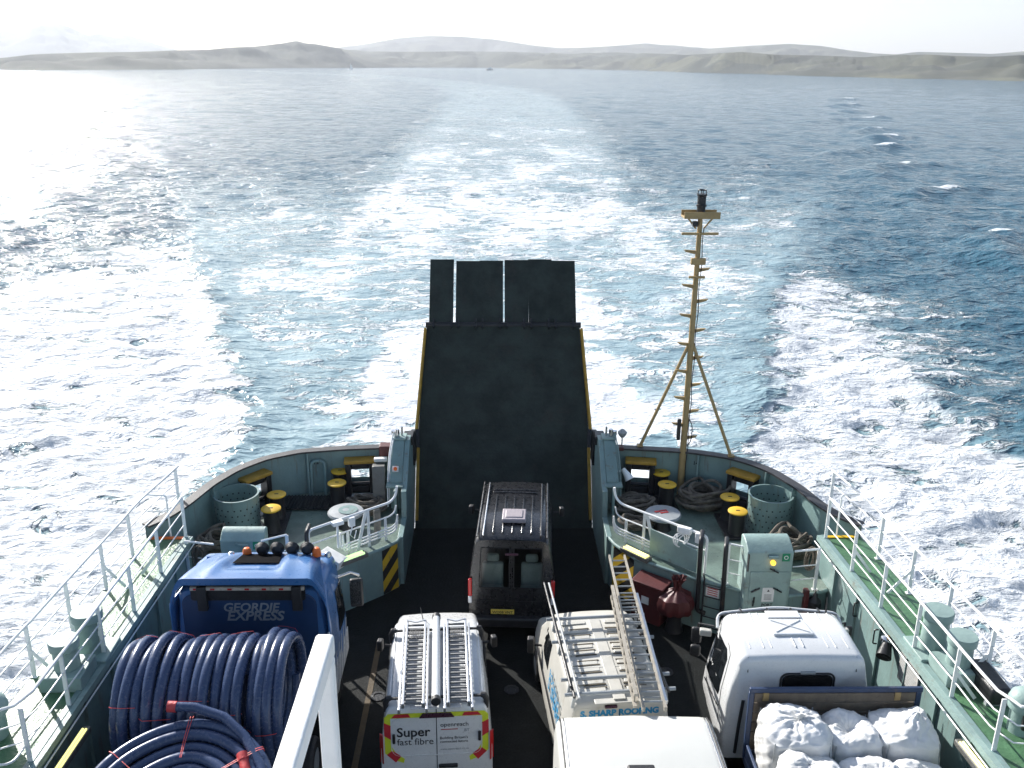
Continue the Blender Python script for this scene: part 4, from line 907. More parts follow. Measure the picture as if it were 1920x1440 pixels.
V['redlens'] = paint("red_lens", (.45, .02, .02), .15, .05, bump=0.0)
V['lens'] = paint("clear_lens", (.6, .62, .65), .12, .05, bump=0.0)
V['plate'] = paint("yellow_number_plate", (.72, .55, .10), .4, .04)
V['rung'] = paint("dull_ladder_rung", (.20, .20, .20), .5, .15, .2, (.1, .09, .08), 9)
V['slot'] = paint("dirt_in_roof_slot", (.10, .085, .06), .8, .3)
V['tyre'] = M_['rub']
V['hy'] = paint("fluorescent_yellow_marking", (.62, .70, .03), .45, .05, .12, (.4, .4, .2), 8)
V['hr'] = paint("red_marking", (.50, .02, .03), .45, .05)
V['purple'] = paint("dark_brake_lamp", (.05, .012, .03), .3)
V['bluetxt'] = paint("light_blue_lettering", (.02, .22, .42), .5)
V['greytxt'] = paint("grey_lettering", (.25, .27, .30), .5)
V['wood'] = paint("weathered_planks", (.17, .135, .10), .75, .25, .3, (.07, .06, .05), 4, .006)
V['bluest'] = paint("blue_steel_frame", (.030, .052, .11), .45, .15, .25, (.10, .07, .05), 4, .005)
V['lavender'] = paint("pale_roof_hatch_plastic", (.34, .30, .32), .5, .05)
def sec(W, zb, zt, tum, r, y, tilt=0.0, crown=.03, zbelt=None, n=6):
    zbelt = zbelt or zb+.5*(zt-zb); h = W/2
    R = [(h-.05, zb), (h-.005, zb+.14), (h, zb+.3*(zbelt-zb)+.1), (h-.005, zbelt), (h-tum*.45, zbelt+(zt-r-zbelt)*.5), (h-tum, zt-r)]
    cx, cz = h-tum-r, zt-r
    R += [(cx+r*math.cos(a), cz+r*math.sin(a)) for a in np.linspace(0, math.pi/2, n+1)[1:]]
    R += [(cx*.6, zt+crown*.7), (cx*.2, zt+crown)]
    ring = R+[(-x, z) for x, z in reversed(R)]
    return [(x, y+tilt*(z-zb), z) for x, z in ring]
def side_x(rings, y, z):
    """half width of a lofted body at (y, z)"""
    best = []
    for r in rings:
        h = [p for p in r[:len(r)//2] if p[0] > 0]; zs = [p[2] for p in h]; best.append((np.interp(z, zs, [p[1] for p in h]), np.interp(z, zs, [p[0] for p in h])))
    return float(np.interp(y, [q[0] for q in best], [q[1] for q in best]))
def side_panel(rings, pts, s, name, mat, parent, off=.004, th=.012, **kw):
    E = []
    for (y0, z0), (y1, z1) in zip(pts, pts[1:]+pts[:1]): E += [(y0+(y1-y0)*k/5, z0+(z1-z0)*k/5) for k in range(5)]
    cy, cz = sum(p[0] for p in E)/len(E), sum(p[1] for p in E)/len(E); n = len(E)
    ring = lambda q, o: [(s*(side_x(rings, cy+(y-cy)*q, cz+(z-cz)*q)+o), cy+(y-cy)*q, cz+(z-cz)*q) for y, z in E]
    b = MB(); b.loft([ring(1, off-th), ring(1, off), ring(.75, off), ring(.5, off), ring(.25, off), ring(.02, off)])
    return b.build(name, mat, parent, local=True, smooth=50, **kw)
def wheel(t, x, y, r=.34, w_=.22):
    s = 1 if x > 0 else -1
    b = MB(); b.lathe([(r*.62, -w_/2), (r*.93, -w_/2), (r, -w_*.35), (r, w_*.35), (r*.93, w_/2), (r*.62, w_/2)], (0, 0, 0), 28, cap=False); b.v = [(x+p[2]*s, y+p[0], r+p[1]) for p in b.v]
    wt = b.build("wheel", V['tyre'], t, local=True)
    b = MB(); b.lathe([(r*.64, w_*.45), (r*.5, w_*.25), (r*.18, w_*.3), (.01, w_*.32)], (0, 0, 0), 20); b.v = [(x+p[2]*s, y+p[0], r+p[1]) for p in b.v]; b.build("rim", M_['grey'], wt, local=True)
def fit(name, body, mat, width, o, xd, zd, parent, **kw):
    ob = text(name, body, mat, 1.0, Matrix.Identity(4), parent, extrude=.0, **kw); me = ob.data
    xs = [v.co.x for v in me.vertices]; k = width/(max(xs)-min(xs)); x0 = min(xs)
    me.transform(frame(o, xd, zd) @ Matrix.Diagonal((k, k, 1, 1)) @ Matrix.Translation((-x0, 0, 0))); return ob
def rear_poly(mb, pts, y0, tilt, zb, off, th=.004):
    mb.prism([(x, y0+tilt*(z-zb)-off, z) for x, z in pts], (0, -th, 0))
def rrect(x0, x1, z0, z1, r, n=5):
    out = []
    for cx, cz, a0 in ((x1-r, z0+r, -math.pi/2), (x1-r, z1-r, 0), (x0+r, z1-r, math.pi/2), (x0+r, z0+r, math.pi)):
        out += [(cx+r*math.cos(a0+k*math.pi/2/n), cz+r*math.sin(a0+k*math.pi/2/n)) for k in range(n+1)]
    return out
def mirror_arm(t, x, y, z, s, m, size=(.12, .16, .24)):
    b = MB(); b.bar((x, y, z), (x+s*.16, y+.02, z+.02), .05); b.box((x+s*.24, y, z+.04), size, s*.2); b.build("mirror", m, t, bevel=.03, local=True)

# ---- white telecom van with ladders
t = thing("telecom_van", "white van with two bright ladders on its roof and red and yellow marked rear doors", "van", (-1.30, 13.72, 0), rz=.055)
RG = [sec(2.0, .32, 1.93, .10, .16, 0, .10), sec(2.02, .30, 1.96, .10, .17, .10, .06), sec(2.02, .3, 1.97, .10, .17, 1.2), sec(2.0, .3, 1.96, .11, .16, 2.6), sec(1.98, .3, 1.90, .12, .16, 2.95), sec(1.94, .3, 1.25, .05, .12, 3.75), sec(1.85, .3, 1.02, .05, .14, 4.55), sec(1.65, .34, .78, .04, .12, 4.75)]
b = MB(); b.loft(RG)
body = b.build("body", V['white'], t, local=True, smooth=50)
tl_, zb_ = .10, .32
b = MB()
rear_poly(b, [(-.93, 1.76), (-.93, 1.05), (-.80, .92), (-.60, .84), (-.58, .92), (-.74, 1.05), (-.82, 1.20), (-.82, 1.74), (.82, 1.74), (.82, 1.20), (.74, 1.05), (.58, .92), (.60, .84), (.80, .92), (.93, 1.05), (.93, 1.76), (.86, 1.83), (-.86, 1.83)], 0, tl_, zb_, .001)
b.build("yellow_border", V['hy'], t, local=True, smooth=0)
b = MB()
for s in (-1, 1):
    for q_ in ([(s*.80, 1.75), (s*.46, 1.75), (s*.50, 1.82), (s*.74, 1.82)], [(s*.935, 1.66), (s*.815, 1.60), (s*.815, 1.32), (s*.935, 1.40)], [(s*.90, 1.02), (s*.80, 1.10), (s*.64, .98), (s*.74, .86)]):
        b = MB(); rear_poly(b, q_, 0, tl_, zb_, .006); b.build("red_block", V['hr'], t, local=True, smooth=0)
b = MB(); rear_poly(b, [(-.30, 1.745), (.32, 1.745), (.26, 1.825), (-.24, 1.825)], 0, tl_, zb_, .006, .03); b.build("brake_lamp", V['purple'], t, local=True)
b = MB(); P = rrect(-.81, .81, .98, 1.735, .16)
for (x0, z0), (x1, z1) in zip(P, P[1:]+P[:1]): b.bar((x0, tl_*(z0-zb_)-.004, z0), (x1, tl_*(z1-zb_)-.004, z1), .014, .012, up=(0, 1, 0))
b.build("window_pressing", V['white'], t, local=True)
b = MB(); b.bar((.0, tl_*(.4-zb_)-.002, .4), (.0, tl_*(1.9-zb_)-.002, 1.9), .014, .006, up=(0, 1, 0)); b.build("door_gap", M_['ink'], t, local=True)
rp_ = lambda x, z, o=.007: (x, tl_*(z-zb_)-o, z)
UPR = (0, tl_, 1)
fit("lettering", "Super", M_['ink'], .60, rp_(-.71, 1.37), (1, 0, 0), UPR, t, bold=.02)
fit("lettering", "fast fibre", M_['ink'], .65, rp_(-.71, 1.20), (1, 0, 0), UPR, t)
fit("lettering", "openreach", M_['ink'], .50, rp_(.07, 1.54), (1, 0, 0), UPR, t)
fit("lettering", "BT", V['greytxt'], .09, rp_(.50, 1.43), (1, 0, 0), UPR, t)
fit("lettering", "Building Britain's", M_['ink'], .50, rp_(.06, 1.29), (1, 0, 0), UPR, t)
fit("lettering", "connected future", M_['ink'], .50, rp_(.06, 1.215), (1, 0, 0), UPR, t)
fit("lettering", "www.openreach.co.uk", V['greytxt'], .52, rp_(.06, 1.07), (1, 0, 0), UPR, t)
b = MB(); b.bar(rp_(.08, 1.485), rp_(.38, 1.485), .012, .004, up=(0, 1, 0)); b.build("red_rule", V['hr'], t, local=True)
for x, z, w_, h in ((-.765, 1.34, .05, .20), (.77, 1.34, .05, .20)):
    b = MB(); b.box((x, tl_*(z-zb_)-.02, z), (w_, .04, h)); b.build("door_handle", V['plastic'], t, bevel=.015, local=True)
b = MB(); b.box((.2, tl_*(.74-zb_)-.02, .76), (.34, .05, .07)); b.build("door_handle", V['plastic'], t, bevel=.015, local=True)
for s in (-1, 1):
    b = MB(); b.loft([[(s*.955, .0+.07, 1.42), (s*1.02, .14, 1.42), (s*1.02, .16, 1.42), (s*.96, .12, 1.42)], [(s*.955, .02, .85), (s*1.022, .09, .85), (s*1.022, .12, .85), (s*.96, .05, .85)]]); b.build("tail_lamp", V['redlens'], t, local=True)
    b = MB(); b.bar((s*1.012, .4, .95), (s*1.0, 3.6, .95), .02, .10); b.build("side_moulding", V['plastic'], t, local=True)
    side_panel(RG, [(1.9, 1.22), (3.2, 1.20), (2.9, 1.62), (1.9, 1.68)], s, 'side_window', M_['glass'], t)
    mirror_arm(t, s*.95, 3.1, 1.22, s, V['plastic'])
    for y in (.85, 3.9): wheel(t, s*.90, y)
b = MB(); b.box((0, -.03, .42), (1.9, .22, .22)); b.build("bumper", V['plastic'], t, bevel=.04, local=True)
b = MB(); b.tube([(-.28, 3.0, 1.9), (-.33, 2.95, 2.22)], [.012, .006], 6); b.build("aerial", V['plastic'], t, local=True)
for y in (2.38, .28):
    b = MB(); b.bar((-.86, y, 2.06), (.86, y, 2.06), .05, .035)
    for s in (-1, 1): b.tube([(s*.80, y, 2.07), (s*.86, y, 2.07), (s*.90, y, 1.98), (s*.90, y, 1.80)], [.05, .06, .055, .04], 10)
    b.build("rack_bar", V['plastic'], t, bevel=.006, local=True)
b = MB()
for x in (-.83, .83): b.bar((x, .5, 1.985), (x, 2.7, 1.975), .018, .012)
b.bar((-.2, .4, 2.0), (-.2, 2.7, 1.995), .02, .01); b.bar((.2, .4, 2.0), (.2, 2.7, 1.995), .02, .01); b.build("roof_rib", V['white'], t, local=True)
b = MB(); b.box((0, .10, 1.99), (.9, .10, .03)); b.build("roof_lip", V['white'], t, local=True, bevel=.01)
van = t
def local_at(root, x, y, z): return root.location+Matrix.Rotation(root.rotation_euler.z, 3, 'Z') @ Vector((x, y, z))
def ladder(root, x, y, z, L, w_, nr, label, group, taper=0.0, mats=None, second=True):
    t = thing("ladder", label, "ladder", local_at(root, x, y, z), group, root.rotation_euler.z); a = mats or M_['alu']
    for s in (-1, 1):
        b = MB(); b.bar((s*w_/2, 0, .05), (s*(w_/2-taper), L, .05), .045, .09); b.box((s*w_/2, -.03, .05), (.055, .07, .10)); b.build("stile", a, t, bevel=.008, local=True)
        if second:
            b = MB(); b.bar((s*(w_/2+.062), -.12, .03), (s*(w_/2+.062-taper), L-.12, .03), .04, .08); b.box((s*(w_/2+.062), -.15, .03), (.05, .08, .09)); q = b.build("lower_stile", a, t, bevel=.008, local=True)
            b = MB(); b.bar((s*(w_/2), L-.02, .10), (0, L-.10, .10), .03, .02); b.build("stay_hook", a, t, local=True)
    for k in range(nr):
        yy = .12+(L-.25)*k/(nr-1); b = MB(); b.bar((-w_/2+.02, yy, .05), (w_/2-.02, yy, .05), .032, .03); b.build("rung", V['rung'], t, local=True)
        if second and k % 1 == 0: b = MB(); b.bar((-w_/2-.04, yy-.06, .012), (w_/2+.04, yy-.06, .012), .03, .02); b.build("lower_rung", V['rung'], t, local=True)
    b = MB()
    for k in range(7): b.tube([(-.1+.03*k, L-.35-.03*(k % 3), .11), (-.12+.035*k, L-.62-.05*((k*2) % 3), .115)], .006, 5)
    b.build("tie_cord", V['tyre'], t, local=True); return t
ladder(van, -.40, .02, 2.085, 2.55, .36, 17, "bright aluminium ladder on the telecom van's roof, left of the white tube", "ladders on the telecom van")
ladder(van, .40, .02, 2.085, 2.55, .36, 17, "bright aluminium ladder on the telecom van's roof, right of the white tube", "ladders on the telecom van")
t = thing("conduit_tube", "white storage tube lying between the telecom van's two ladders", "tube", local_at(van, 0, .02, 2.16), rz=van.rotation_euler.z)
b = MB(); b.cyl((0, .08, 0), (0, 2.62, 0), .078, n=22); b.build("tube", V['white'], t, local=True)
for y in (-.02, 2.59): b = MB(); b.cyl((0, y, 0), (0, y+.11, 0), .086, n=20); b.build("end_cap", V['plastic'], t, local=True, bevel=.01)

# ---- black minibus
t = thing("black_minibus", "black high roof minibus facing the raised ramp", "minibus", (.12, 18.80, 0), rz=-.055)
RG = [sec(1.96, .34, 2.52, .14, .16, 0, .05), sec(1.99, .32, 2.58, .14, .16, .10, .04), sec(1.99, .32, 2.62, .14, .16, 1.0), sec(1.98, .32, 2.60, .14, .16, 2.9), sec(1.96, .32, 2.48, .16, .2, 3.3), sec(1.92, .32, 1.45, .06, .14, 4.3), sec(1.84, .32, 1.15, .06, .14, 4.85), sec(1.6, .36, .9, .05, .12, 5.05)]
b = MB(); b.loft(RG, cap=False); b.add(RG[-1], [tuple(range(len(RG[-1])))])
rp2 = lambda x, z: (x, .05*(z-.34), z); hwz = lambda z: side_x(RG[:1], 0, z)
def strip_(x0f, x1f, zs):
    for z0, z1 in zip(zs, zs[1:]): b.add([rp2(x0f(z0), z0), rp2(x1f(z0), z0), rp2(x1f(z1), z1), rp2(x0f(z1), z1)], [(0, 1, 2, 3)])
wz0, wz1 = 1.34, 2.34
strip_(lambda z: -hwz(z), hwz, [.34, .48, .7, 1.0, 1.2, wz0]); strip_(lambda z: -hwz(z), hwz, [wz1, 2.37, 2.42, 2.46, 2.49, 2.51, 2.53])
zz_ = list(np.linspace(wz0, wz1, 7)); strip_(lambda z: -hwz(z), lambda z: -.76+.05*(z-wz0), zz_); strip_(lambda z: .76-.05*(z-wz0), hwz, zz_); strip_(lambda z: -.045, lambda z: .045, zz_)
b.build("body", V['blackp'], t, local=True, smooth=50)
GL_ = NT("clear_tinted_glass"); tr_ = GL_.n("BsdfTransparent", i_Color=(.62, .68, .66, 1)); gl_ = GL_.n("BsdfGlossy", i_Color=(1, 1, 1, 1), i_Roughness=.03); fr_ = GL_.n("Fresnel", i_IOR=1.5); mx_ = GL_.n("MixShader")
GL_.l(fr_.outputs[0], mx_.inputs[0]); GL_.l(tr_.outputs[0], mx_.inputs[1]); GL_.l(gl_.outputs[0], mx_.inputs[2]); GL_.l(mx_.outputs[0], GL_.out.inputs[0])
SEAT = paint("pale_seat_cover", (.33, .36, .35), .7, .1)
b = MB(); b.add([(-.9, .02, 1.0), (.9, .02, 1.0), (.9, 3.2, 1.0), (-.9, 3.2, 1.0)], [(0, 1, 2, 3)]); b.build("floor_pan", V['plastic'], t, local=True)
b = MB(); b.add([(-.78, .12, 2.46), (.78, .12, 2.46), (.78, 3.0, 2.5), (-.78, 3.0, 2.5)], [(0, 1, 2, 3)]); b.build("headliner", SEAT, t, local=True)
for x in (-.46, .46):
    b = MB(); b.box((x, .52, 1.42), (.50, .16, .62), rx=-.12); b.box((x, .56, 1.84), (.30, .12, .20), rx=-.12); b.box((x, .30, 1.12), (.52, .42, .16)); b.build("seat", SEAT, t, local=True, bevel=.06, seg=3)
rm = lambda x, z, o=.006: (x, .05*(z-.34)-o, z)
for s in (-1, 1):
    b = MB(); b.add([rp2(s*.04, wz0-.01), rp2(s*.77, wz0-.01), rp2(s*.72, wz1+.01), rp2(s*.04, wz1+.01)], [(0, 1, 2, 3)]); b.build("rear_window", GL_.m, t, local=True, smooth=0)
    P = [rp2(s*.05, wz0), rp2(s*.75, wz0), rp2(s*.70, wz1), rp2(s*.05, wz1)]; b = MB(); b.tube([(x, y-.004, z) for x, y, z in P], .014, 6, True); b.build("window_seal", V['tyre'], t, local=True)
b = MB(); b.bar(rm(0, .5, .003), rm(0, 2.5, .003), .012, .006, up=(0, 1, 0)); b.build("door_gap", M_['ink'], t, local=True)
for s in (-1, 1):
    b = MB(); b.box((s*.955, .01, 1.35), (.09, .08, .44)); b.build("tail_lamp", V['redlens'], t, local=True, bevel=.02)
    b = MB(); b.box((s*.955, .0, 1.04), (.088, .08, .17)); b.build("reversing_lamp", V['lens'], t, local=True, bevel=.02)
    mirror_arm(t, s*.96, 3.6, 1.5, s, V['plastic'])
    for y in (1.0, 4.1): wheel(t, s*.88, y, .36)
    side_panel(RG, [(.4, 1.42), (3.3, 1.42), (3.1, 2.05), (.4, 2.15)], s, 'side_window', M_['glass'], t)
    b = MB(); b.tube([(s*.80, .12, 2.60), (s*.80, 3.0, 2.62)], .022, 8); b.build("gutter", V['blackp'], t, local=True)
    b = MB(); b.tube([(s*.66, .15, 2.635), (s*.66, 2.9, 2.65)], .02, 8); b.build("roof_rail", M_['chrome'] if s < 0 else V['blackp'], t, local=True)
b = MB()
for x in (-.44, -.22, 0, .22, .44): b.bar((x, .25, 2.645), (x, 2.2, 2.655), .035, .022)
b.bar((-.55, 2.4, 2.645), (.55, 2.4, 2.645), .06, .02); b.bar((-.55, 2.55, 2.64), (.55, 2.55, 2.64), .05, .02)
b.build("roof_rib", V['blackp'], t, local=True, bevel=.008)
b = MB(); b.box((.02, .98, 2.71), (.56, .56, .11)); b.box((.02, .98, 2.76), (.42, .40, .05)); b.build("roof_hatch", V['lavender'], t, local=True, bevel=.035, label="pinkish grey roof hatch")
b = MB(); b.box((0, -.04, .50), (1.86, .2, .24)); b.build("bumper", V['plastic'], t, local=True, bevel=.04)
b = MB(); b.box((0, -.01, 2.24), (.30, .03, .06)); b.build("brake_lamp", V['purple'], t, local=True, bevel=.01)
b = MB(); b.box((-.20, -.05, .76), (.54, .012, .12)); pl = b.build("number_plate", V['plate'], t, local=True)
fit("lettering", "WD08 VNT", M_['ink'], .48, (-.44, -.058, .715), (1, 0, 0), (0, 0, 1), pl, bold=.02)

# ---- roofing van
t = thing("roofing_van", "dull white van with a steel roof rack and blue roofing lettering", "van", (1.93, 13.48, 0), rz=.085)
RG = [sec(1.92, .34, 2.20, .12, .16, 0, .05), sec(1.95, .32, 2.26, .12, .17, .10, .03), sec(1.96, .32, 2.28, .12, .17, 1.0), sec(1.95, .32, 2.27, .12, .17, 2.7), sec(1.93, .32, 2.18, .14, .18, 3.05), sec(1.9, .32, 1.35, .06, .14, 3.95), sec(1.8, .32, 1.1, .06, .14, 4.6), sec(1.6, .36, .85, .05, .12, 4.8)]
b = MB(); b.loft(RG)
b.build("body", V['cream'], t, local=True, smooth=50)
b = MB()
for k, y in enumerate((.40, .62, .98, 1.18, 1.50, 1.70, 2.0, 2.2, 2.5)):
    for s in (-1, 1): b.box((s*.43, y, 2.302), (.48, .10, .022), ry=s*.03)
b.box((0, 1.35, 2.314), (.22, 2.5, .02)); b.bar((-.7, 1.05, 2.30), (.7, 1.05, 2.30), .04, .03); b.bar((-.7, 1.9, 2.30), (.7, 1.9, 2.30), .04, .03); b.build("roof_pressing", V['cream'], t, local=True, bevel=.008)
for y in (.46, .55, .69, .90, 1.12, 1.25, 1.43, 1.58, 1.78, 1.93, 2.07, 2.28):
    for s in (-1, 1): b = MB(); b.box((s*.36, y, 2.306), (.40, .026, .016), ry=s*.03); b.build("roof_slot", V['slot'], t, local=True)
b = MB(); b.box((0, .10, 2.285), (.9, .14, .02)); b.build("roof_lip", V['cream'], t, local=True, bevel=.01)
for y in (2.42, 1.66, .52, .10):
    b = MB(); b.tube([(-.98, y, 2.47), (.98, y, 2.47)], .034, 10)
    for s in (-1, 1): b.bar((s*.80, y, 2.46), (s*.84, y, 2.20), .05, .04)
    b.build("rack_bar", M_['grey'], t, local=True)
for s in (-1, 1):
    b = MB(); b.tube([(s*.83, -.02, 2.50), (s*.83, 2.7, 2.50)], .026, 8); b.build("rack_side_rail", M_['black'], t, local=True)
    mirror_arm(t, s*.93, 3.25, 1.3, s, V['plastic'], (.14, .16, .34))
    for y in (.9, 3.9): wheel(t, s*.88, y, .35)
    b = MB(); b.box((s*.93, .0, 1.55), (.08, .08, .62)); b.build("tail_lamp", V['redlens'] if s > 0 else V['plastic'], t, local=True, bevel=.02)
    b = MB(); b.bar((s*.985, .4, 1.0), (s*.975, 3.6, 1.0), .02, .14); b.build("side_moulding", V['plastic'], t, local=True)
    side_panel(RG, [(2.25, 1.42), (3.3, 1.38), (2.95, 1.95), (2.25, 2.0)], s, 'side_window', M_['glass'], t)
b = MB(); rear_poly(b, rrect(-.78, .78, 1.30, 2.17, .08), 0, .05, .34, .002, .006); b.build("rear_panel", V['cream'], t, local=True, bevel=.004)
b = MB(); b.bar((0, .05*(.4-.34)-.012, .4), (0, .05*1.78-.012, 2.12), .012, .006, up=(0, 1, 0)); b.build("door_gap", M_['ink'], t, local=True)
b = MB(); b.box((-.16, .06, 2.20), (.22, .05, .05)); b.build("brake_lamp", V['purple'], t, local=True, bevel=.012)
fit("lettering", "S. SHARP ROOFING", V['bluetxt'], 1.40, (-.70, .05*(2.02-.34)-.014, 2.01), (1, 0, 0), (0, .05, 1), t, bold=.06)
fit("lettering", "S. SHARP", V['bluetxt'], 1.3, (-.995, 1.95, 1.28), (0, -1, 0), (.12, 0, 1), t, bold=.03)
fit("lettering", "ROOFING", V['bluetxt'], 1.1, (-.985, 1.85, 1.58), (0, -1, 0), (.12, 0, 1), t, bold=.02)
b = MB(); b.box((0, -.03, .46), (1.86, .2, .24)); b.build("bumper", V['plastic'], t, local=True, bevel=.04)
rv = t
def pole(root, pts, r, label, m, group):
    t = tag(MB().tube([local_at(root, *p) for p in pts], r, 8).build("rack_pole", m), label, "pole", group); return t
pole(rv, [(-.76, -.12, 2.555), (-.76, 3.62, 2.555)], .022, "thin grey pole at the left edge of the roofing van's rack, the inner of two", M_['grey'], "poles on the roofing van")
pole(rv, [(-.86, .2, 2.555), (-.86, 3.64, 2.555)], .024, "thin grey pole at the left edge of the roofing van's rack, the outer of two", M_['black'], "poles on the roofing van")
WL = paint("old_ladder_timber", (.33, .30, .25), .6, .15, .2, (.22, .17, .12), 8, .004)
t = thing("extension_ladder", "long extension ladder overhanging the front of the roofing van", "ladder", (2.40, 12.95, 2.53), "ladders on the roofing van", .0)
for s in (-1, 1):
    b = MB(); b.bar((s*.185, 0, .10), (s*.165, 5.05, .11), .04, .07); b.box((s*.185, -.02, .10), (.05, .07, .09)); b.build("fly_stile", WL, t, local=True)
    b = MB(); b.bar((s*.245, .22, .03), (s*.235, 3.62, .03), .045, .08); b.build("base_stile", WL if s < 0 else M_['alu'], t, local=True)
for k in range(19):
    y = .15+k*.262; b = MB(); b.tube([(-.17, y, .10), (.17, y, .105)], .016, 7); b.build("fly_rung", M_['grey'], t, local=True)
for k in range(14): b = MB(); b.tube([(-.22, .35+k*.245, .03), (.22, .35+k*.245, .03)], .016, 7); b.build("base_rung", M_['grey'], t, local=True)
t = thing("timber_ladder", "pale timber ladder lying on edge against the extension ladder", "ladder", (2.08, 13.05, 2.52), "ladders on the roofing van", .0)
for o, z in ((0, .02), (0, .26)):
    b = MB(); b.bar((.02, .0, z+.02), (.035, 3.45, z+.02), .06, .05); b.build("stile", WL, t, local=True)
for k in range(13): b = MB(); b.tube([(.02, .12+k*.265, .04), (.02, .12+k*.265, .28)], .016, 7); b.build("rung", WL, t, local=True)

# ---- white caravan in front
t = thing("caravan", "white caravan roof with rounded trimmed sides nearest the viewer", "caravan", (2.04, 8.24, 0))
prof = [(4.80, .5), (4.86, 1.1), (4.84, 1.9), (4.74, 2.36), (4.60, 2.52), (4.40, 2.58), (3.5, 2.62), (2.0, 2.64), (.6, 2.62), (.2, 2.54), (.05, 2.2), (0, 1.4), (0, .5)]
b = MB(); hw = 1.30
cs = [(hw-.03, .0), (hw, -.12)]
rings = []
for x, dz in ((-hw, -.16), (-hw+.03, -.06), (-hw+.10, -.012), (-hw+.2, 0), (0, .03), (hw-.2, 0), (hw-.10, -.012), (hw-.03, -.06), (hw, -.16)):
    rings.append([(x, 2.4+(y-2.4)*(1+dz*.16), z+(dz if z > 1.2 else 0)) for y, z in prof])
b.loft(rings); b.build("body", V['caravan'], t, local=True, smooth=60)
for s in (-1, 1):
    for k, (o, r) in enumerate(((.075, .014), (.13, .009))):
        b = MB(); b.tube([(s*(hw-o), 2.4+(y-2.4)*1.0, z+(-.02 if k == 0 else -.004)) for y, z in prof[1:12]], r, 7); b.build("edge_trim", M_['chrome'] if k else V['plastic'], t, local=True)
    b = MB(); b.prism([(s*hw*1.0, 2.6, 1.35), (s*hw, 4.1, 1.35), (s*hw, 4.1, 1.95), (s*hw, 2.6, 1.95)], (s*.02, 0, 0)); b.build("window", M_['glass'], t, local=True, bevel=.01)
    for y in (2.3,): wheel(t, s*1.18, y, .32)
b = MB(); b.box((-.08, 3.04, 2.68), (.42, .50, .07)); b.build("roof_vent", V['plastic'], t, local=True, bevel=.03)

# ---- white flatbed truck
t = thing("flatbed_truck", "white cab flatbed truck carrying bulk bags behind a blue headboard", "truck", (5.25, 14.12, 0)); t.scale = (1.03, 1, 1)
def csec(W, zb, zt, tum, r, y, crown=.02, tilt=0): return sec(W, zb, zt, tum, r, y, tilt, crown, zb+.55*(zt-zb), 7)
RG = [csec(2.46, .62, 2.69, .13, .14, -.05), csec(2.53, .60, 2.765, .15, .18, -.01), csec(2.54, .6, 2.80, .15, .19, .06), csec(2.54, .6, 2.82, .15, .2, .8), csec(2.50, .6, 2.80, .16, .2, 1.35), csec(2.46, .6, 2.68, .17, .2, 1.55), csec(2.44, .6, 1.9, .10, .2, 1.80), csec(2.40, .6, 1.1, .05, .15, 1.98)]
b = MB(); b.loft(RG)
b.build("cab", V['white'], t, local=True, smooth=55)
b = MB()
for x in (-.86, -.62, -.48, .52, .66, .88): b.bar((x, .22, 2.818 if abs(x) < .7 else 2.806), (x*.97, 1.36, 2.82 if abs(x) < .7 else 2.808), .022, .02)
b.bar((-.06, .22, 2.838), (-.06, .50, 2.842), .02, .02); b.bar((.08, .22, 2.838), (.08, .50, 2.842), .02, .02); b.build("roof_rib", V['white'], t, local=True, bevel=.006)
b = MB(); b.prism([(-.36, .56, 2.835), (.38, .56, 2.835), (.30, 1.06, 2.84), (-.36, 1.06, 2.84)], (0, 0, .045)); h_ = b.build("roof_hatch", V['white'], t, local=True, bevel=.02)
b = MB(); b.tube([(-.30, .62, 2.885), (.24, 1.0, 2.888)], .014, 7); b.tube([(.30, .62, 2.885), (-.30, 1.0, 2.888)], .014, 7); b.build("cross_pressing", V['white'], h_, local=True)
b = MB(); b.box((0, 1.26, 2.845), (.62, .24, .03)); b.build("roof_panel", V['white'], t, local=True, bevel=.012)
for s in (-1, 1):
    b = MB(); b.tube([(s*.95, -.055, 2.5), (s*.95, .0, 2.765), (s*.93, 1.35, 2.79), (s*.90, 1.5, 2.72)], .009, 6); b.build("seam", M_['ink'], t, local=True)
    side_panel(RG, [(.48, 1.72), (.56, 1.56), (1.70, 1.34), (1.48, 2.40), (.66, 2.50), (.50, 2.38)], s, 'side_window', M_['glass'], t)
    b = MB(); b.tube([(s*(side_x(RG, y, z)+.001), y, z) for y, z in ((.44, .7), (.42, 1.25), (.38, 1.8), (.38, 2.2), (.44, 2.52), (.62, 2.60), (1.45, 2.52))], .008, 6); b.build("door_gap", M_['ink'], t, local=True)
    b = MB(); b.bar((s*1.272, .50, 1.36), (s*1.262, 1.62, 1.16), .012, .03); b.build("waist_trim", V['plastic'], t, local=True)
    b = MB(); b.tube([(s*1.16, 1.62, 2.35), (s*1.42, 1.80, 2.30), (s*1.46, 1.84, 1.70), (s*1.2, 1.72, 1.45)], .022, 8); a_ = b.build("mirror_arm", V['plastic'], t, local=True)
    for z, h in ((2.08, .34), (1.72, .24)): b = MB(); b.box((s*1.46, 1.74, z), (.20, .10, h), s*.25); b.build("mirror", V['plastic'], a_, local=True, bevel=.04)
    b = MB(); b.box((s*1.32, 1.62, 2.22), (.22, .12, .13), s*.2); b.build("mirror_cover", V['cream'], a_, local=True, bevel=.02)
    for y in (1.0, -3.6): wheel(t, s*1.02, y, .42, .26)
b = MB(); b.tube(rounded([(-1.17, 1.34, 2.50), (-1.14, 1.56, 2.68), (0, 1.68, 2.74), (1.14, 1.56, 2.68), (1.17, 1.34, 2.50)], .25), .03, 8); b.build("visor_rim", V['white'], t, local=True)
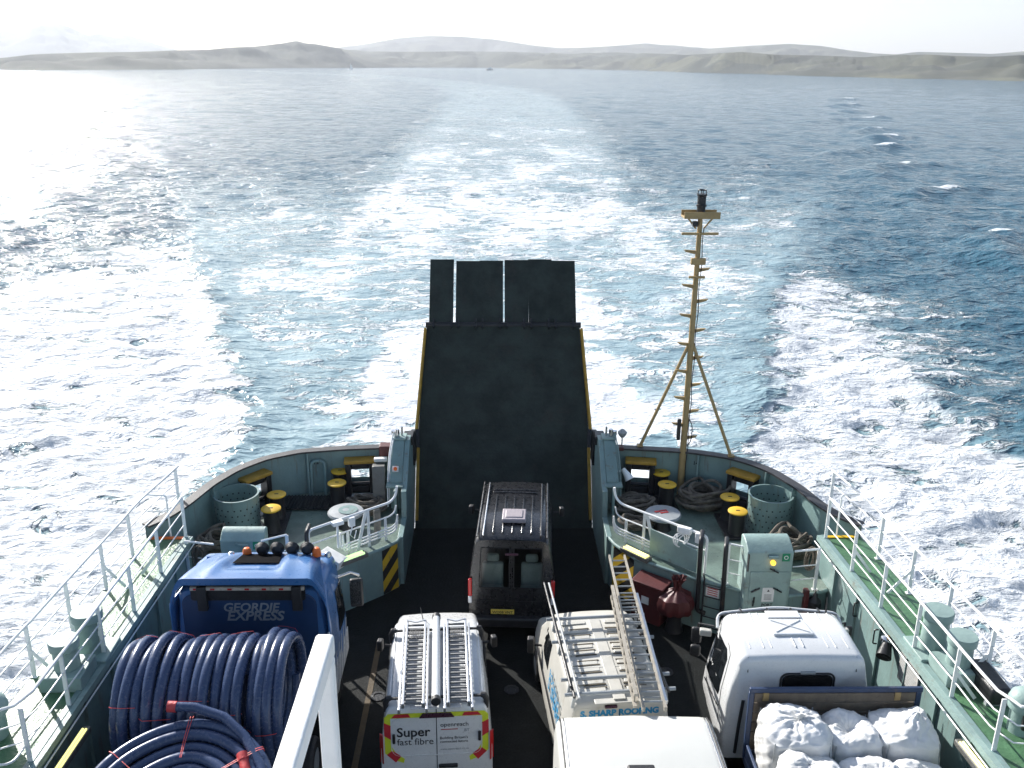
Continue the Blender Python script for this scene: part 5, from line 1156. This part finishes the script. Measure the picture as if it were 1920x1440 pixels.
b = MB(); b.loft([[(x, 1.55-.08*(x/1.1)**2, 2.74-.05*(x/1.1)**2), (x, 1.76-.12*(x/1.1)**2, 2.66-.05*(x/1.1)**2), (x, 1.74-.12*(x/1.1)**2, 2.64-.05*(x/1.1)**2), (x, 1.58-.08*(x/1.1)**2, 2.74-.05*(x/1.1)**2)] for x in np.linspace(-1.12, 1.12, 13)]); b.build("sun_visor", V['plastic'], t, local=True)
b = MB()
for x in (-.72, -.2, .25, .75): b.bar((x, 1.42, 2.80), (x, 1.60, 2.77), .03, .02)
b.build("visor_bracket", V['plastic'], t, local=True)
b = MB(); b.tube([(.86, 1.40, 2.78), (.86, 1.42, 3.12)], [.02, .008], 7); b.build("aerial", V['plastic'], t, local=True)
b = MB(); rear_poly(b, rrect(-.33, .55, 1.98, 2.44, .10), -.05, 0, 0, .010, .012); w_ = b.build("rear_window", M_['glass'], t, local=True)
b = MB(); P = rrect(-.36, .58, 1.95, 2.47, .12)
b.tube([(x, -.062, z) for x, z in P], .018, 7, True); b.build("seal", V['tyre'], w_, local=True)
b = MB(); b.box((.10, -.08, 2.50), (.26, .04, .05)); b.build("work_lamp", M_['grey'], t, local=True, bevel=.01)
b = MB(); b.tube(rounded([(-.98, -.06, 1.9), (-1.02, -.06, 1.3), (-1.04, -.06, .75)], .1), .03, 8); b.build("snorkel", V['plastic'], t, local=True)
b = MB(); b.box((0, -3.0, .72), (.9, 6.0, .22)); b.box((0, .2, .5), (1.6, 2.6, .3)); b.build("chassis", V['plastic'], t, local=True)
b = MB(); b.box((.44, -3.5, .93), (2.86, 6.1, .14)); b.build("bed", V['bluest'], t, local=True, bevel=.01)
b = MB(); b.box((.44, -3.5, 1.008), (2.72, 6.0, .012)); b.build("bed_floor", V['wood'], t, local=True)
b = MB()
b.box((.49, -.42, 2.40), (2.98, .07, .09)); b.box((-.96, -.42, 1.65), (.09, .07, 1.42)); b.box((1.92, -.42, 1.65), (.09, .07, 1.42)); b.box((.49, -.42, 1.05), (2.9, .06, .08))
hb = b.build("headboard_frame", V['bluest'], t, local=True, bevel=.012)
for k in range(6):
    b = MB(); b.box((.48, -.425+.004*(k % 2), 2.245-.205*k), (2.78, .035, .185)); b.build("plank", V['wood'], hb, local=True, bevel=.008)
for x in (-.72, 1.55): b = MB(); b.box((x, -.455, 2.28), (.10, .02, .16)); b.build("plank_patch", M_['ochre'], hb, local=True)
for s, x in ((-1, -.96), (1, 1.84)):
    b = MB(); b.box((x, -3.5, 1.14), (.05, 6.0, .30)); b.build("side_board", V['bluest'], t, local=True, bevel=.01)

# ---- bulk bags on the flatbed
def bag_mat():
    k = NT("white_woven_bag"); p = k.n("TexCoord").outputs["Object"]
    c = k.mix(k.ramp(k.noise(p, 2.5, 5), .3, .75), (.60, .60, .58), (.80, .80, .80)); n1 = k.noise(p, 4, 3, .5, .6); n2 = k.noise(p, 60, 2)
    bu = k.n("Bump", i_Strength=.3, i_Distance=.04, i_Height=k.math('ADD', n1, k.math('MULTIPLY', n2, .12))); b = k.bsdf(i_Base_Color=c, i_Roughness=.55, i_Normal=bu.outputs[0])
    b.inputs["Subsurface Weight"].default_value = .12; b.inputs["Subsurface Radius"].default_value = (.05, .05, .05); return k.m
BAG = bag_mat()
def bulk_bag(x, y, z, w_, h, label, seed, knot=(0, 0), sag=.12, rz=0.0, neck=False):
    rd = random.Random(seed); t = thing("bulk_bag", label, "bag", (x, y, z), "white bulk bags on the flatbed", rz)
    nu, nv = 120, 70; P = np.zeros((nv, nu+1, 3)); a = np.linspace(0, 2*math.pi, nu+1); ph = [rd.uniform(0, 6.28) for _ in range(6)]
    for j in range(nv):
        v = j/(nv-1)
        if v < .55: q = v/.55; zz = h*.84*q; rad = 1-.10*(1-q)**2*1.2+.06*math.sin(q*math.pi); pw = 4.5-1.2*q
        else: q = (v-.55)/.45; zz = h*(.84+.16*math.sin(q*math.pi/2))-sag*q**3*h*.5; rad = max(.02, 1-q**1.35*.98); pw = 3.3-1.2*q
        top = max(0, (v-.48)/.52)
        pleat = (np.abs(np.sin(a*4.5+ph[0]+.8*np.sin(a*2+ph[1])))**.6*.5+np.abs(np.sin(a*7.5+ph[2]+2*v))**.7*.3)
        ca, sa = np.cos(a), np.sin(a); sup = (np.abs(ca)**pw+np.abs(sa)**pw)**(-1/pw)
        rr_ = w_/2*rad*sup*(1+.05*np.sin(a*3+ph[3]+v*3)*(.4+top)+.006*np.sin(a*17+v*23+ph[4])*(v > .2))
        P[j, :, 0] = rr_*ca+knot[0]*top**2; P[j, :, 1] = rr_*sa+knot[1]*top**2
        P[j, :, 2] = zz+h*(.06 if neck else .04)*top*(1-top*.75)*pleat*2.0+.05*h*np.sin(a*2+ph[5])*top*(1-top)*3+(0 if neck else .10*h*np.sin(1.2*P[j, :, 0]/w_*6+ph[4])*np.cos(P[j, :, 1]/w_*4+ph[3])*top)
    nz_ = fbm(P[..., 0]*5+seed*7, P[..., 1]*5+P[..., 2]*4, 3); P[..., 2] += nz_*.035*h; P[..., 0] += fbm(P[..., 0]*4+seed, P[..., 2]*5+P[..., 1]*4+9, 3)*.04
    P[:, -1] = P[:, 0]; P[..., 2] = np.maximum(P[..., 2], 0)
    b = MB(); b.grid(P); b.build("sack", BAG, t, local=True, smooth=70)
    kx, ky, kz = knot[0], knot[1], P[-1, :, 2].mean(); rings = []
    for r, dz in ((.05, -.05), (.045, .03), (.035, .06), (.07, .12), (.10, .17), (.02, .16)):
        rings.append([(kx+r*(1+.35*math.sin(u*5+seed))*math.cos(u)*1.2, ky+r*(1+.35*math.sin(u*5+seed))*math.sin(u), kz+dz*.9+.015*math.sin(u*3)) for u in np.linspace(0, 6.283, 20, endpoint=False)])
    if neck: b = MB(); b.loft(rings); b.build("gathered_neck", BAG, t, local=True, smooth=70)
    s_ = w_/2*.985
    for sx, sy in ((-1, -1), (1, -1), (-1, 1), (1, 1)): b = MB(); b.tube([(sx*s_*.84, sy*s_*.84, .05), (sx*s_*.88, sy*s_*.88, h*.5), (sx*s_*.84, sy*s_*.84, h*.86)], .012, 6); b.build("seam_cord", M_['grey'], t, local=True)
    return t
bulk_bag(4.84, 13.05, 1.02, 1.10, 1.34, "tall white bulk bag tied at the top, at the left end of the headboard", 1, (.08, .0), neck=True)
bulk_bag(5.84, 13.08, 1.02, .96, 1.18, "white bulk bag in the middle against the headboard", 2, (-.08, -.05))
bulk_bag(6.74, 13.08, 1.02, 1.04, 1.26, "white bulk bag at the right end of the headboard", 3, (.30, .12), .05)
bulk_bag(4.86, 12.05, 1.02, 1.05, 1.16, "white bulk bag in the second row, behind the tall tied one", 4, (-.05, .1))
bulk_bag(5.86, 12.05, 1.02, 1.0, 1.06, "white bulk bag in the middle of the second row", 5, (.1, .05))
bulk_bag(6.66, 12.0, 1.02, 1.02, 1.0, "slumped white bulk bag at the right of the second row", 6, (.15, .1))
GS = paint("green_printed_fabric", (.06, .30, .06), .6, .1)
for x, y, z, lb in ((5.42, 12.52, 1.72, "green strap end between the tall bag and the second row"), (6.42, 12.55, 1.66, "green strap end beside the slumped bag")):
    b = MB(); b.box((x, y, z), (.20, .16, .05), .5, .3, .2); tag(b.build("strap", GS, bevel=.02), lb, "strap")

# ---- blue lorry
t = thing("blue_lorry", "blue lorry cab with a roof spoiler and grey slanted lettering on its back", "lorry", (-4.90, 15.45, 0)); t.scale = (1.065, 1, 1.05)
RG = [csec(2.62, .75, 3.20, .10, .14, 0), csec(2.72, .7, 3.24, .10, .16, .08), csec(2.78, .7, 3.16, .10, .16, 1.2), csec(2.76, .7, 3.1, .12, .18, 1.6), csec(2.70, .7, 2.3, .08, .15, 1.95), csec(2.6, .7, 1.0, .05, .12, 2.1)]
b = MB(); b.loft(RG)
cab = b.build("cab", V['blue'], t, local=True, smooth=50)
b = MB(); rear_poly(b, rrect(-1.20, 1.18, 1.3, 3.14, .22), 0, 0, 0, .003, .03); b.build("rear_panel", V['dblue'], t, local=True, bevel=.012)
for tx_, z, w_, x0 in (("GEORDIE", 2.80, 1.0, -.46), ("EXPRESS", 2.61, 1.03, -.42)):
    fit("lettering", tx_, V['greytxt'], w_, (x0, -.038, z), (1, 0, 0), (0, 0, 1), t, bold=.03, shear=.22)
# spoiler: a moulded shell that rises to the rear
nu, nv = 41, 15; P = np.zeros((nv, nu, 3))
for j in range(nv):
    v = j/(nv-1)
    for i in range(nu):
        u = -1+2*i/(nu-1); hw = 1.06+.30*v; y = 1.28-1.52*v+.10*v*abs(u)**3; z = 3.30+.29*math.sin(v*1.4)-.05*u*u
        au = abs(u)
        if au > .82: z -= (au-.82)/.18*(.10+.34*v)*((au-.82)/.18)**.6
        z += math.exp(-((au-.50)/.10)**2)*.20*v*(1-v)
        if au < .42 and v < .75: z -= .07*min(1, (.42-au)/.08)*min(1, v/.15)*min(1, (.75-v)/.12)
        P[j, i] = (hw*u, y, z)
b = MB(); b.grid(P); Q = P.copy(); lip = np.stack([P[-1], P[-1]+np.array([0, .03, -.15])*np.ones((nu, 1)), P[-1]+np.array([0, .12, -.15])*np.ones((nu, 1)), P[-1]+np.array([0, .16, -.04])*np.ones((nu, 1))]); b.grid(lip)
b.build("roof_spoiler", V['blue'], t, local=True, smooth=60)
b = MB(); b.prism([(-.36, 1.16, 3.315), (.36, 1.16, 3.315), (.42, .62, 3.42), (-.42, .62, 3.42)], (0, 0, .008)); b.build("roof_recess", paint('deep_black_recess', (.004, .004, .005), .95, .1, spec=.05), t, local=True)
b = MB(); b.prism([(-1.06, 1.24, 3.06), (1.06, 1.24, 3.06), (1.06, 1.24, 3.25), (-1.06, 1.24, 3.25)], (0, -.05, 0)); b.build("spoiler_front", V['blue'], t, local=True)
for s in (-1, 1):
    b = MB(); b.grid(np.array([[(s*(1.06+.30*v), 1.28-1.52*v+.10*v, 3.26+.20*math.sin(v*1.4)-.10-.34*v), (s*(1.20+.18*v), 1.28-1.50*v+.1*v, 3.0-.1*v), (s*(1.33+.06*v), 1.28-1.46*v+.1*v, 2.4), (s*(1.36+.03*v), 1.28-1.44*v+.1*v, 1.5)] for v in np.linspace(0, 1, 8)]))
    o = b.build("side_fairing", V['blue'], t, local=True, smooth=50); so = o.modifiers.new("thick", 'SOLIDIFY'); so.thickness = .03; so.offset = 0
    b = MB(); b.tube([(s*(1.33+.06*.9), -.12, 2.4), (s*1.40, -.14, 1.9), (s*1.40, -.14, 1.45)], .02, 7); b.build("fairing_edge", V['lens'], t, local=True)
    side_panel(RG, [(.95, 1.75), (1.85, 1.70), (1.75, 2.5), (.95, 2.62)], s, 'side_window', M_['glass'], t, off=.02)
    b = MB(); b.tube([(s*1.30, 1.5, 2.62), (s*1.52, 1.72, 2.60), (s*1.66, 1.82, 2.48)], [.03, .035, .045], 8); a_ = b.build("mirror_arm", M_['chrome'], t, local=True)
    b = MB(); b.box((s*1.62, 1.78, 2.12), (.26, .12, .62), s*.2); b.build("mirror", V['plastic'], a_, local=True, bevel=.04)
    b = MB(); b.box((s*1.62-s*.02, 1.71, 2.14), (.20, .01, .50), s*.2); b.build("mirror_glass", M_['chrome'], a_, local=True)
    b = MB(); b.prism([(s*1.375, .0, .75), (s*1.375, 1.9, .75), (s*1.375, 1.9, 1.25), (s*1.375, .0, 1.40)], (s*.012, 0, 0)); b.build("side_skirt", V['white'], t, local=True)
    for q in range(5):
        y0 = .1+.3*q; b = MB(); b.prism([(s*1.395, y0, .8), (s*1.395, y0+.12, .8), (s*1.395, y0+.40, 1.6), (s*1.395, y0+.33, 1.6)], (s*.006, 0, 0)); b.build("swoosh_stripe", V['lens'], t, local=True)
    b = MB(); b.prism([(s*1.33, .35, 2.2), (s*1.33, .6, 2.2), (s*1.26, .9, 2.75), (s*1.27, .7, 2.75)], (s*.03, 0, 0)); b.build("crest", V['orange'] if False else paint("faded_orange_graphic", (.30, .20, .18), .5), t, local=True)
    for y in (1.2, -1.4): wheel(t, s*1.12, y, .5, .32)
b = MB(); rear_poly(b, rrect(-1.02, 1.0, 3.02, 3.42, .05), 0, 0, 0, .02, .02); b.build('recess_shade_panel', V['plastic'], t, local=True)  # dark panel standing in for the shade under the spoiler lip
b = MB(); b.bar((-1.0, -.09, 3.30), (1.0, -.09, 3.30), .06, .07); lb = b.build("light_bar", paint('dirty_white_bar', (.45, .40, .34), .5, .15, .4, (.15, .11, .08), 6), t, local=True, bevel=.01)
for k in range(7): b = MB(); b.box((-.9+.3*k, -.125, 3.30), (.075, .015, .03)); b.build("marker_lamp", V['redlens'], lb, local=True)
for x in (-.80, .86):
    b = MB(); b.box((x, -.10, 3.10), (.17, .09, .48)); b.bar((x, -.05, 3.28), (x+.2, -.02, 3.52), .03, .02); b.build("bracket", V['plastic'], t, local=True, bevel=.012)
b = MB(); b.box((.34, -.05, 3.41), (.80, .02, .08)); b.build("reflective_strip", V['lens'], t, local=True)
for k, x in enumerate((.0, .28, .56, .84)):
    x -= .02; b = MB(); b.lathe([(.02, -.10), (.09, -.07), (.125, 0), (.135, .03), (.12, .05)], (0, 0, 0), 24); b.v = [(x+p[0], 1.22+p[2], 3.40+p[1]) for p in b.v]; b.build("spot_lamp", V['plastic'], t, local=True)
    b = MB(); b.lathe([(.118, .052), (.02, .06)], (0, 0, 0), 20); b.v = [(x+p[0], 1.22+p[2], 3.40+p[1]) for p in b.v]; b.build("spot_glass", V['lens'], t, local=True)
    b = MB(); b.bar((x, 1.22, 3.22), (x, 1.22, 3.32), .04); b.build("lamp_bracket", M_['chrome'], t, local=True)
b = MB(); b.tube([(-.9, 1.20, 3.25), (1.2, 1.20, 3.25)], .025, 8); b.build("lamp_bar", M_['chrome'], t, local=True)
for x in (-.30, 1.0): b = MB(); b.lathe([(.085, 0), (.085, .05), (.075, .12), (.05, .16), (.01, .17)], (x, 1.2, 3.27), 18); b.build("beacon", M_['orange'], t, local=True)
for x in (-.58, 1.22): b = MB(); b.lathe([(.04, 0), (.07, .04), (.05, .11), (.01, .13)], (x, 1.15, 3.25), 16); b.build("air_horn", M_['chrome'], t, local=True)
b = MB(); b.box((0, -.2, .55), (1.0, 4.6, .3)); b.build("chassis", V['plastic'], t, local=True)

# ---- trailer and its coils of pipe
t = thing("flatbed_trailer", "black flatbed trailer loaded with coils of blue pipe", "trailer", (-5.2, 10, 0))
b = MB(); b.box((-5.2, 8.6, 1.0), (2.6, 12.6, .14)); b.build("bed", V['plastic'], t, bevel=.01)
b = MB(); b.box((-5.2, 8.6, .78), (1.0, 12.4, .28)); b.build("chassis", V['plastic'], t)
b = MB(); b.box((-5.2, 14.95, 1.45), (2.5, .05, .8)); b.build("headboard", V['plastic'], t)
b = MB(); b.bar((-6.5, 14.9, 1.04), (-6.5, 2.4, 1.04), .05, .12); b.bar((-3.9, 14.9, 1.04), (-3.9, 2.4, 1.04), .05, .12); b.build("side_rave", M_['grey'], t)
b = MB(); b.tube([(-6.62, 13.3, 1.0), (-6.62, 13.3, 2.0)], .04, 10); b.tube([(-6.62, 13.3, 2.0), (-6.62, 13.3, 2.05)], [.07, .06], 12); b.build("stake", V['plastic'], t)
k_ = NT("blue_plastic_pipe"); p_ = k_.n("TexCoord").outputs["Object"]; c_ = k_.mix(k_.ramp(k_.noise(p_, 2, 5), .3, .7), (.040, .062, .130), (.056, .082, .160))
c_ = k_.mix(k_.math('MULTIPLY', k_.ramp(k_.noise(p_, 9, 8, .7), .58, .75), .10), c_, (.16, .17, .19)); bu_ = k_.n("Bump", i_Strength=.05, i_Distance=.008, i_Height=k_.noise(p_, 3, 2))
b_ = k_.bsdf(i_Base_Color=c_, i_Normal=bu_.outputs[0]); k_.l(k_.ramp(k_.noise(p_, 14, 5), .3, .7, .20, .30), b_.inputs["Roughness"])
PIPE = k_.m; STRAP = paint("red_strapping", (.62, .06, .06), .5)
def coil(x0, x1, yc, zc, R, n, label, seed, straps, layers=1):
    rd = random.Random(seed); t = thing("pipe_coil", label, "pipe coil", ((x0+x1)/2, yc, zc-R), "coils of blue pipe on the trailer"); r = .094
    pts = []; N = 72; rr0 = [R+rd.uniform(-.12, .15) for _ in range(n+1)]; xs = [x0+r+(x1-x0-2*r)*k/max(1, n-1)+rd.uniform(-.02, .02) for k in range(n)]+[x1-r]
    for k in range(n*N):
        q = k/N; i = int(q); f_ = q-i; s = f_*f_*(3-2*f_) if f_ > .0 else 0; s = sstep(.82, 1.0, np.float64(f_))
        a = -math.pi/2-2*math.pi*f_; rad = rr0[i]*(1-s)+rr0[i+1]*s+.02*math.sin(a*2+i); x = xs[i]*(1-s)+xs[i+1]*s if i < n-1 else xs[i]
        pts.append((x+.012*math.sin(a*3+i*2), yc+rad*math.cos(a)*.98, zc+rad*math.sin(a)))
    b = MB(); b.tube(pts, r, 14); b.build("pipe", PIPE, t)
    # a few inner turns so that the coil is not hollow
    for q in range(layers):
        b = MB(); pts = []
        for k in range((n-1)*48):
            a = 2*math.pi*k/48; pts.append((x0+.19+(x1-x0-.38)*k/max(1, (n-1)*48-1), yc+(R-.19*(q+1))*math.cos(a), zc+(R-.19*(q+1))*math.sin(a)))
        b.tube(pts, r, 10); b.build("inner_pipe", PIPE, t)
    for a in straps:
        b = MB(); o = (math.cos(a), math.sin(a)); Q = []
        L_ = [(xs[0]-r-.004, rr0[0])]+[(xs[q], rr0[q]+r+.012+.02*abs(math.sin(a*2+q))) for q in range(n)]+[(xs[n-1]+r+.004, rr0[n-1])]
        for xx, q_ in L_: Q.append((xx, yc+q_*.985*o[0], zc+q_*o[1]))
        for q0, q1 in zip(Q, Q[1:]): b.bar(q0, q1, .011, .004, up=(0, o[0], o[1]))
        b.build("strap", STRAP, t)
    return t
ZC, YC = 2.18, 13.78
coil(-6.66, -6.08, YC, ZC+.0, 1.00, 3, "standing coil of blue pipe at the left end of the row behind the lorry", 3, (1.2, 2.6))
coil(-6.09, -5.52, YC, ZC+.04, 1.04, 3, "standing coil of blue pipe, second from the left in the row behind the lorry", 9, (1.1, 2.8))
coil(-5.53, -4.97, YC, ZC-.01, .98, 3, "standing coil of blue pipe in the middle of the row behind the lorry", 5, (1.25, 2.5))
coil(-4.98, -4.42, YC, ZC+.01, 1.01, 3, "standing coil of blue pipe, second from the right in the row behind the lorry", 12, (1.2, 2.7))
coil(-4.41, -3.76, YC, ZC+.05, 1.05, 4, "standing coil of four wide turns at the right end of the row behind the lorry", 21, (.9, 3.0))
def flat_coil(x, y, z, label, seed, rows):
    rd = random.Random(seed); t = thing("pipe_coil", label, "pipe coil", (x, y, z), "coils of blue pipe on the trailer"); r = .092
    tl = R_(14)
    def at(rad, a, zz): # the coil leans a little towards the viewer
        v = Vector((rad*math.cos(a), rad*math.sin(a), zz)); return Vector((x, y, z))+Vector((v.x, v.y*math.cos(tl)-v.z*math.sin(tl), v.z*math.cos(tl)+v.y*math.sin(tl)))
    b = MB(); first = True
    for rad, zz, nt_ in rows:
        pts = [at(rad+.02*math.sin(a*2+zz*9)+.012*math.sin(a*5), a, zz+.03*math.sin(a+rad*4)) for a in np.linspace(0, 2*math.pi, 72, endpoint=False)]
        b.tube(pts, r, 14, True)
    b.build("pipe", PIPE, t)
    b = MB(); pts = [at(1.56, 1.80, 1.02), at(1.52, 1.6, 1.0), at(1.45, 1.25, .94), at(1.36, .9, .86), at(1.34, .4, .80), at(1.34, -.2, .76)]; P2_ = []
    for k in range(len(pts)-1): P2_ += [pts[k]*(1-f_)+pts[k+1]*f_ for f_ in np.linspace(0, 1, 7)[:-1]]
    b.tube(P2_+[pts[-1]], r*.86, 12); b.build("loose_end", PIPE, t)
    d = (pts[0]-pts[1]).normalized(); b = MB(); b.tube([pts[0]-d*.02, pts[0]+d*.12], r*.96, 14); b.build("end_cap", M_['orange'] if False else STRAP, t, label="red end cap")
    e = at(1.12, .62, .84); e2 = at(1.10, .30, .80); d = (e-e2).normalized(); b = MB(); b.tube([e2, e], r*.86, 12); b.tube([e, e+d*.12], r*.95, 14); b.m = 0; b.build("end_cap", STRAP, t)
    for a in (2.55, 1.62, .62, 3.2):
        for o in (0, .05) if a in (1.62, .62) else (0,):
            b = MB(); Q = [at(1.47, a+o*.6, .35), at(1.46, a+o*.6, .86), at(1.36, a+o*.6, .90), at(1.0, a+o*.6+.02, .88), at(.70, a+o*.6+.04, .86)]
            for q0, q1 in zip(Q, Q[1:]): b.bar(q0, q1, .012, .004)
            b.build("strap", STRAP, t)
    return t
rows = [(1.36, .76, 0), (1.17, .78, 0), (.985, .70, 0), (.80, .75, 0), (.615, .68, 0), (1.36, .57, 0), (1.36, .38, 0), (1.36, .19, 0), (1.36, 0, 0), (.43, .60, 0), (.985, .5, 0), (.615, .5, 0)]
flat_coil(-5.08, 11.45, 1.55, "big blue pipe coil lying flat in front of the row of standing coils", 4, rows)

# ---------------------------------------------------------------- far off: two vessels
t = thing("distant_ferry", "tiny pale ship far off near the middle of the far shore", "ship", (-14, 2100, SEA_Z))
b = MB(); b.prism([(-18, 2100, -2.6), (-4, 2100, -2.6), (-2, 2100, -.6), (-19, 2100, -.6)], (0, 5, 0)); b.build("hull", M_['cap'], t)
b = MB(); b.box((-11, 2102.5, .6), (9, 4, 2.4)); b.box((-10, 2102.5, 2.8), (4, 3, 2.0)); b.box((-10, 2102.5, 5), (.5, .5, 3)); b.build("superstructure", M_['white'], t)
t = thing("sailing_boat", "tiny white sail far off left of the middle of the far shore", "boat", (-300, 2050, SEA_Z))
b = MB(); b.prism([(-304, 2050, -2.4), (-296, 2050, -2.4), (-295, 2050, -1.4), (-305, 2050, -1.4)], (0, 3, 0)); b.build("hull", M_['white'], t)
b = MB(); b.prism([(-300, 2051, -1), (-295.5, 2051, -.6), (-299.8, 2051, 10)], (0, .1, 0)); b.build("sail", M_['white'], t)
build_haze()
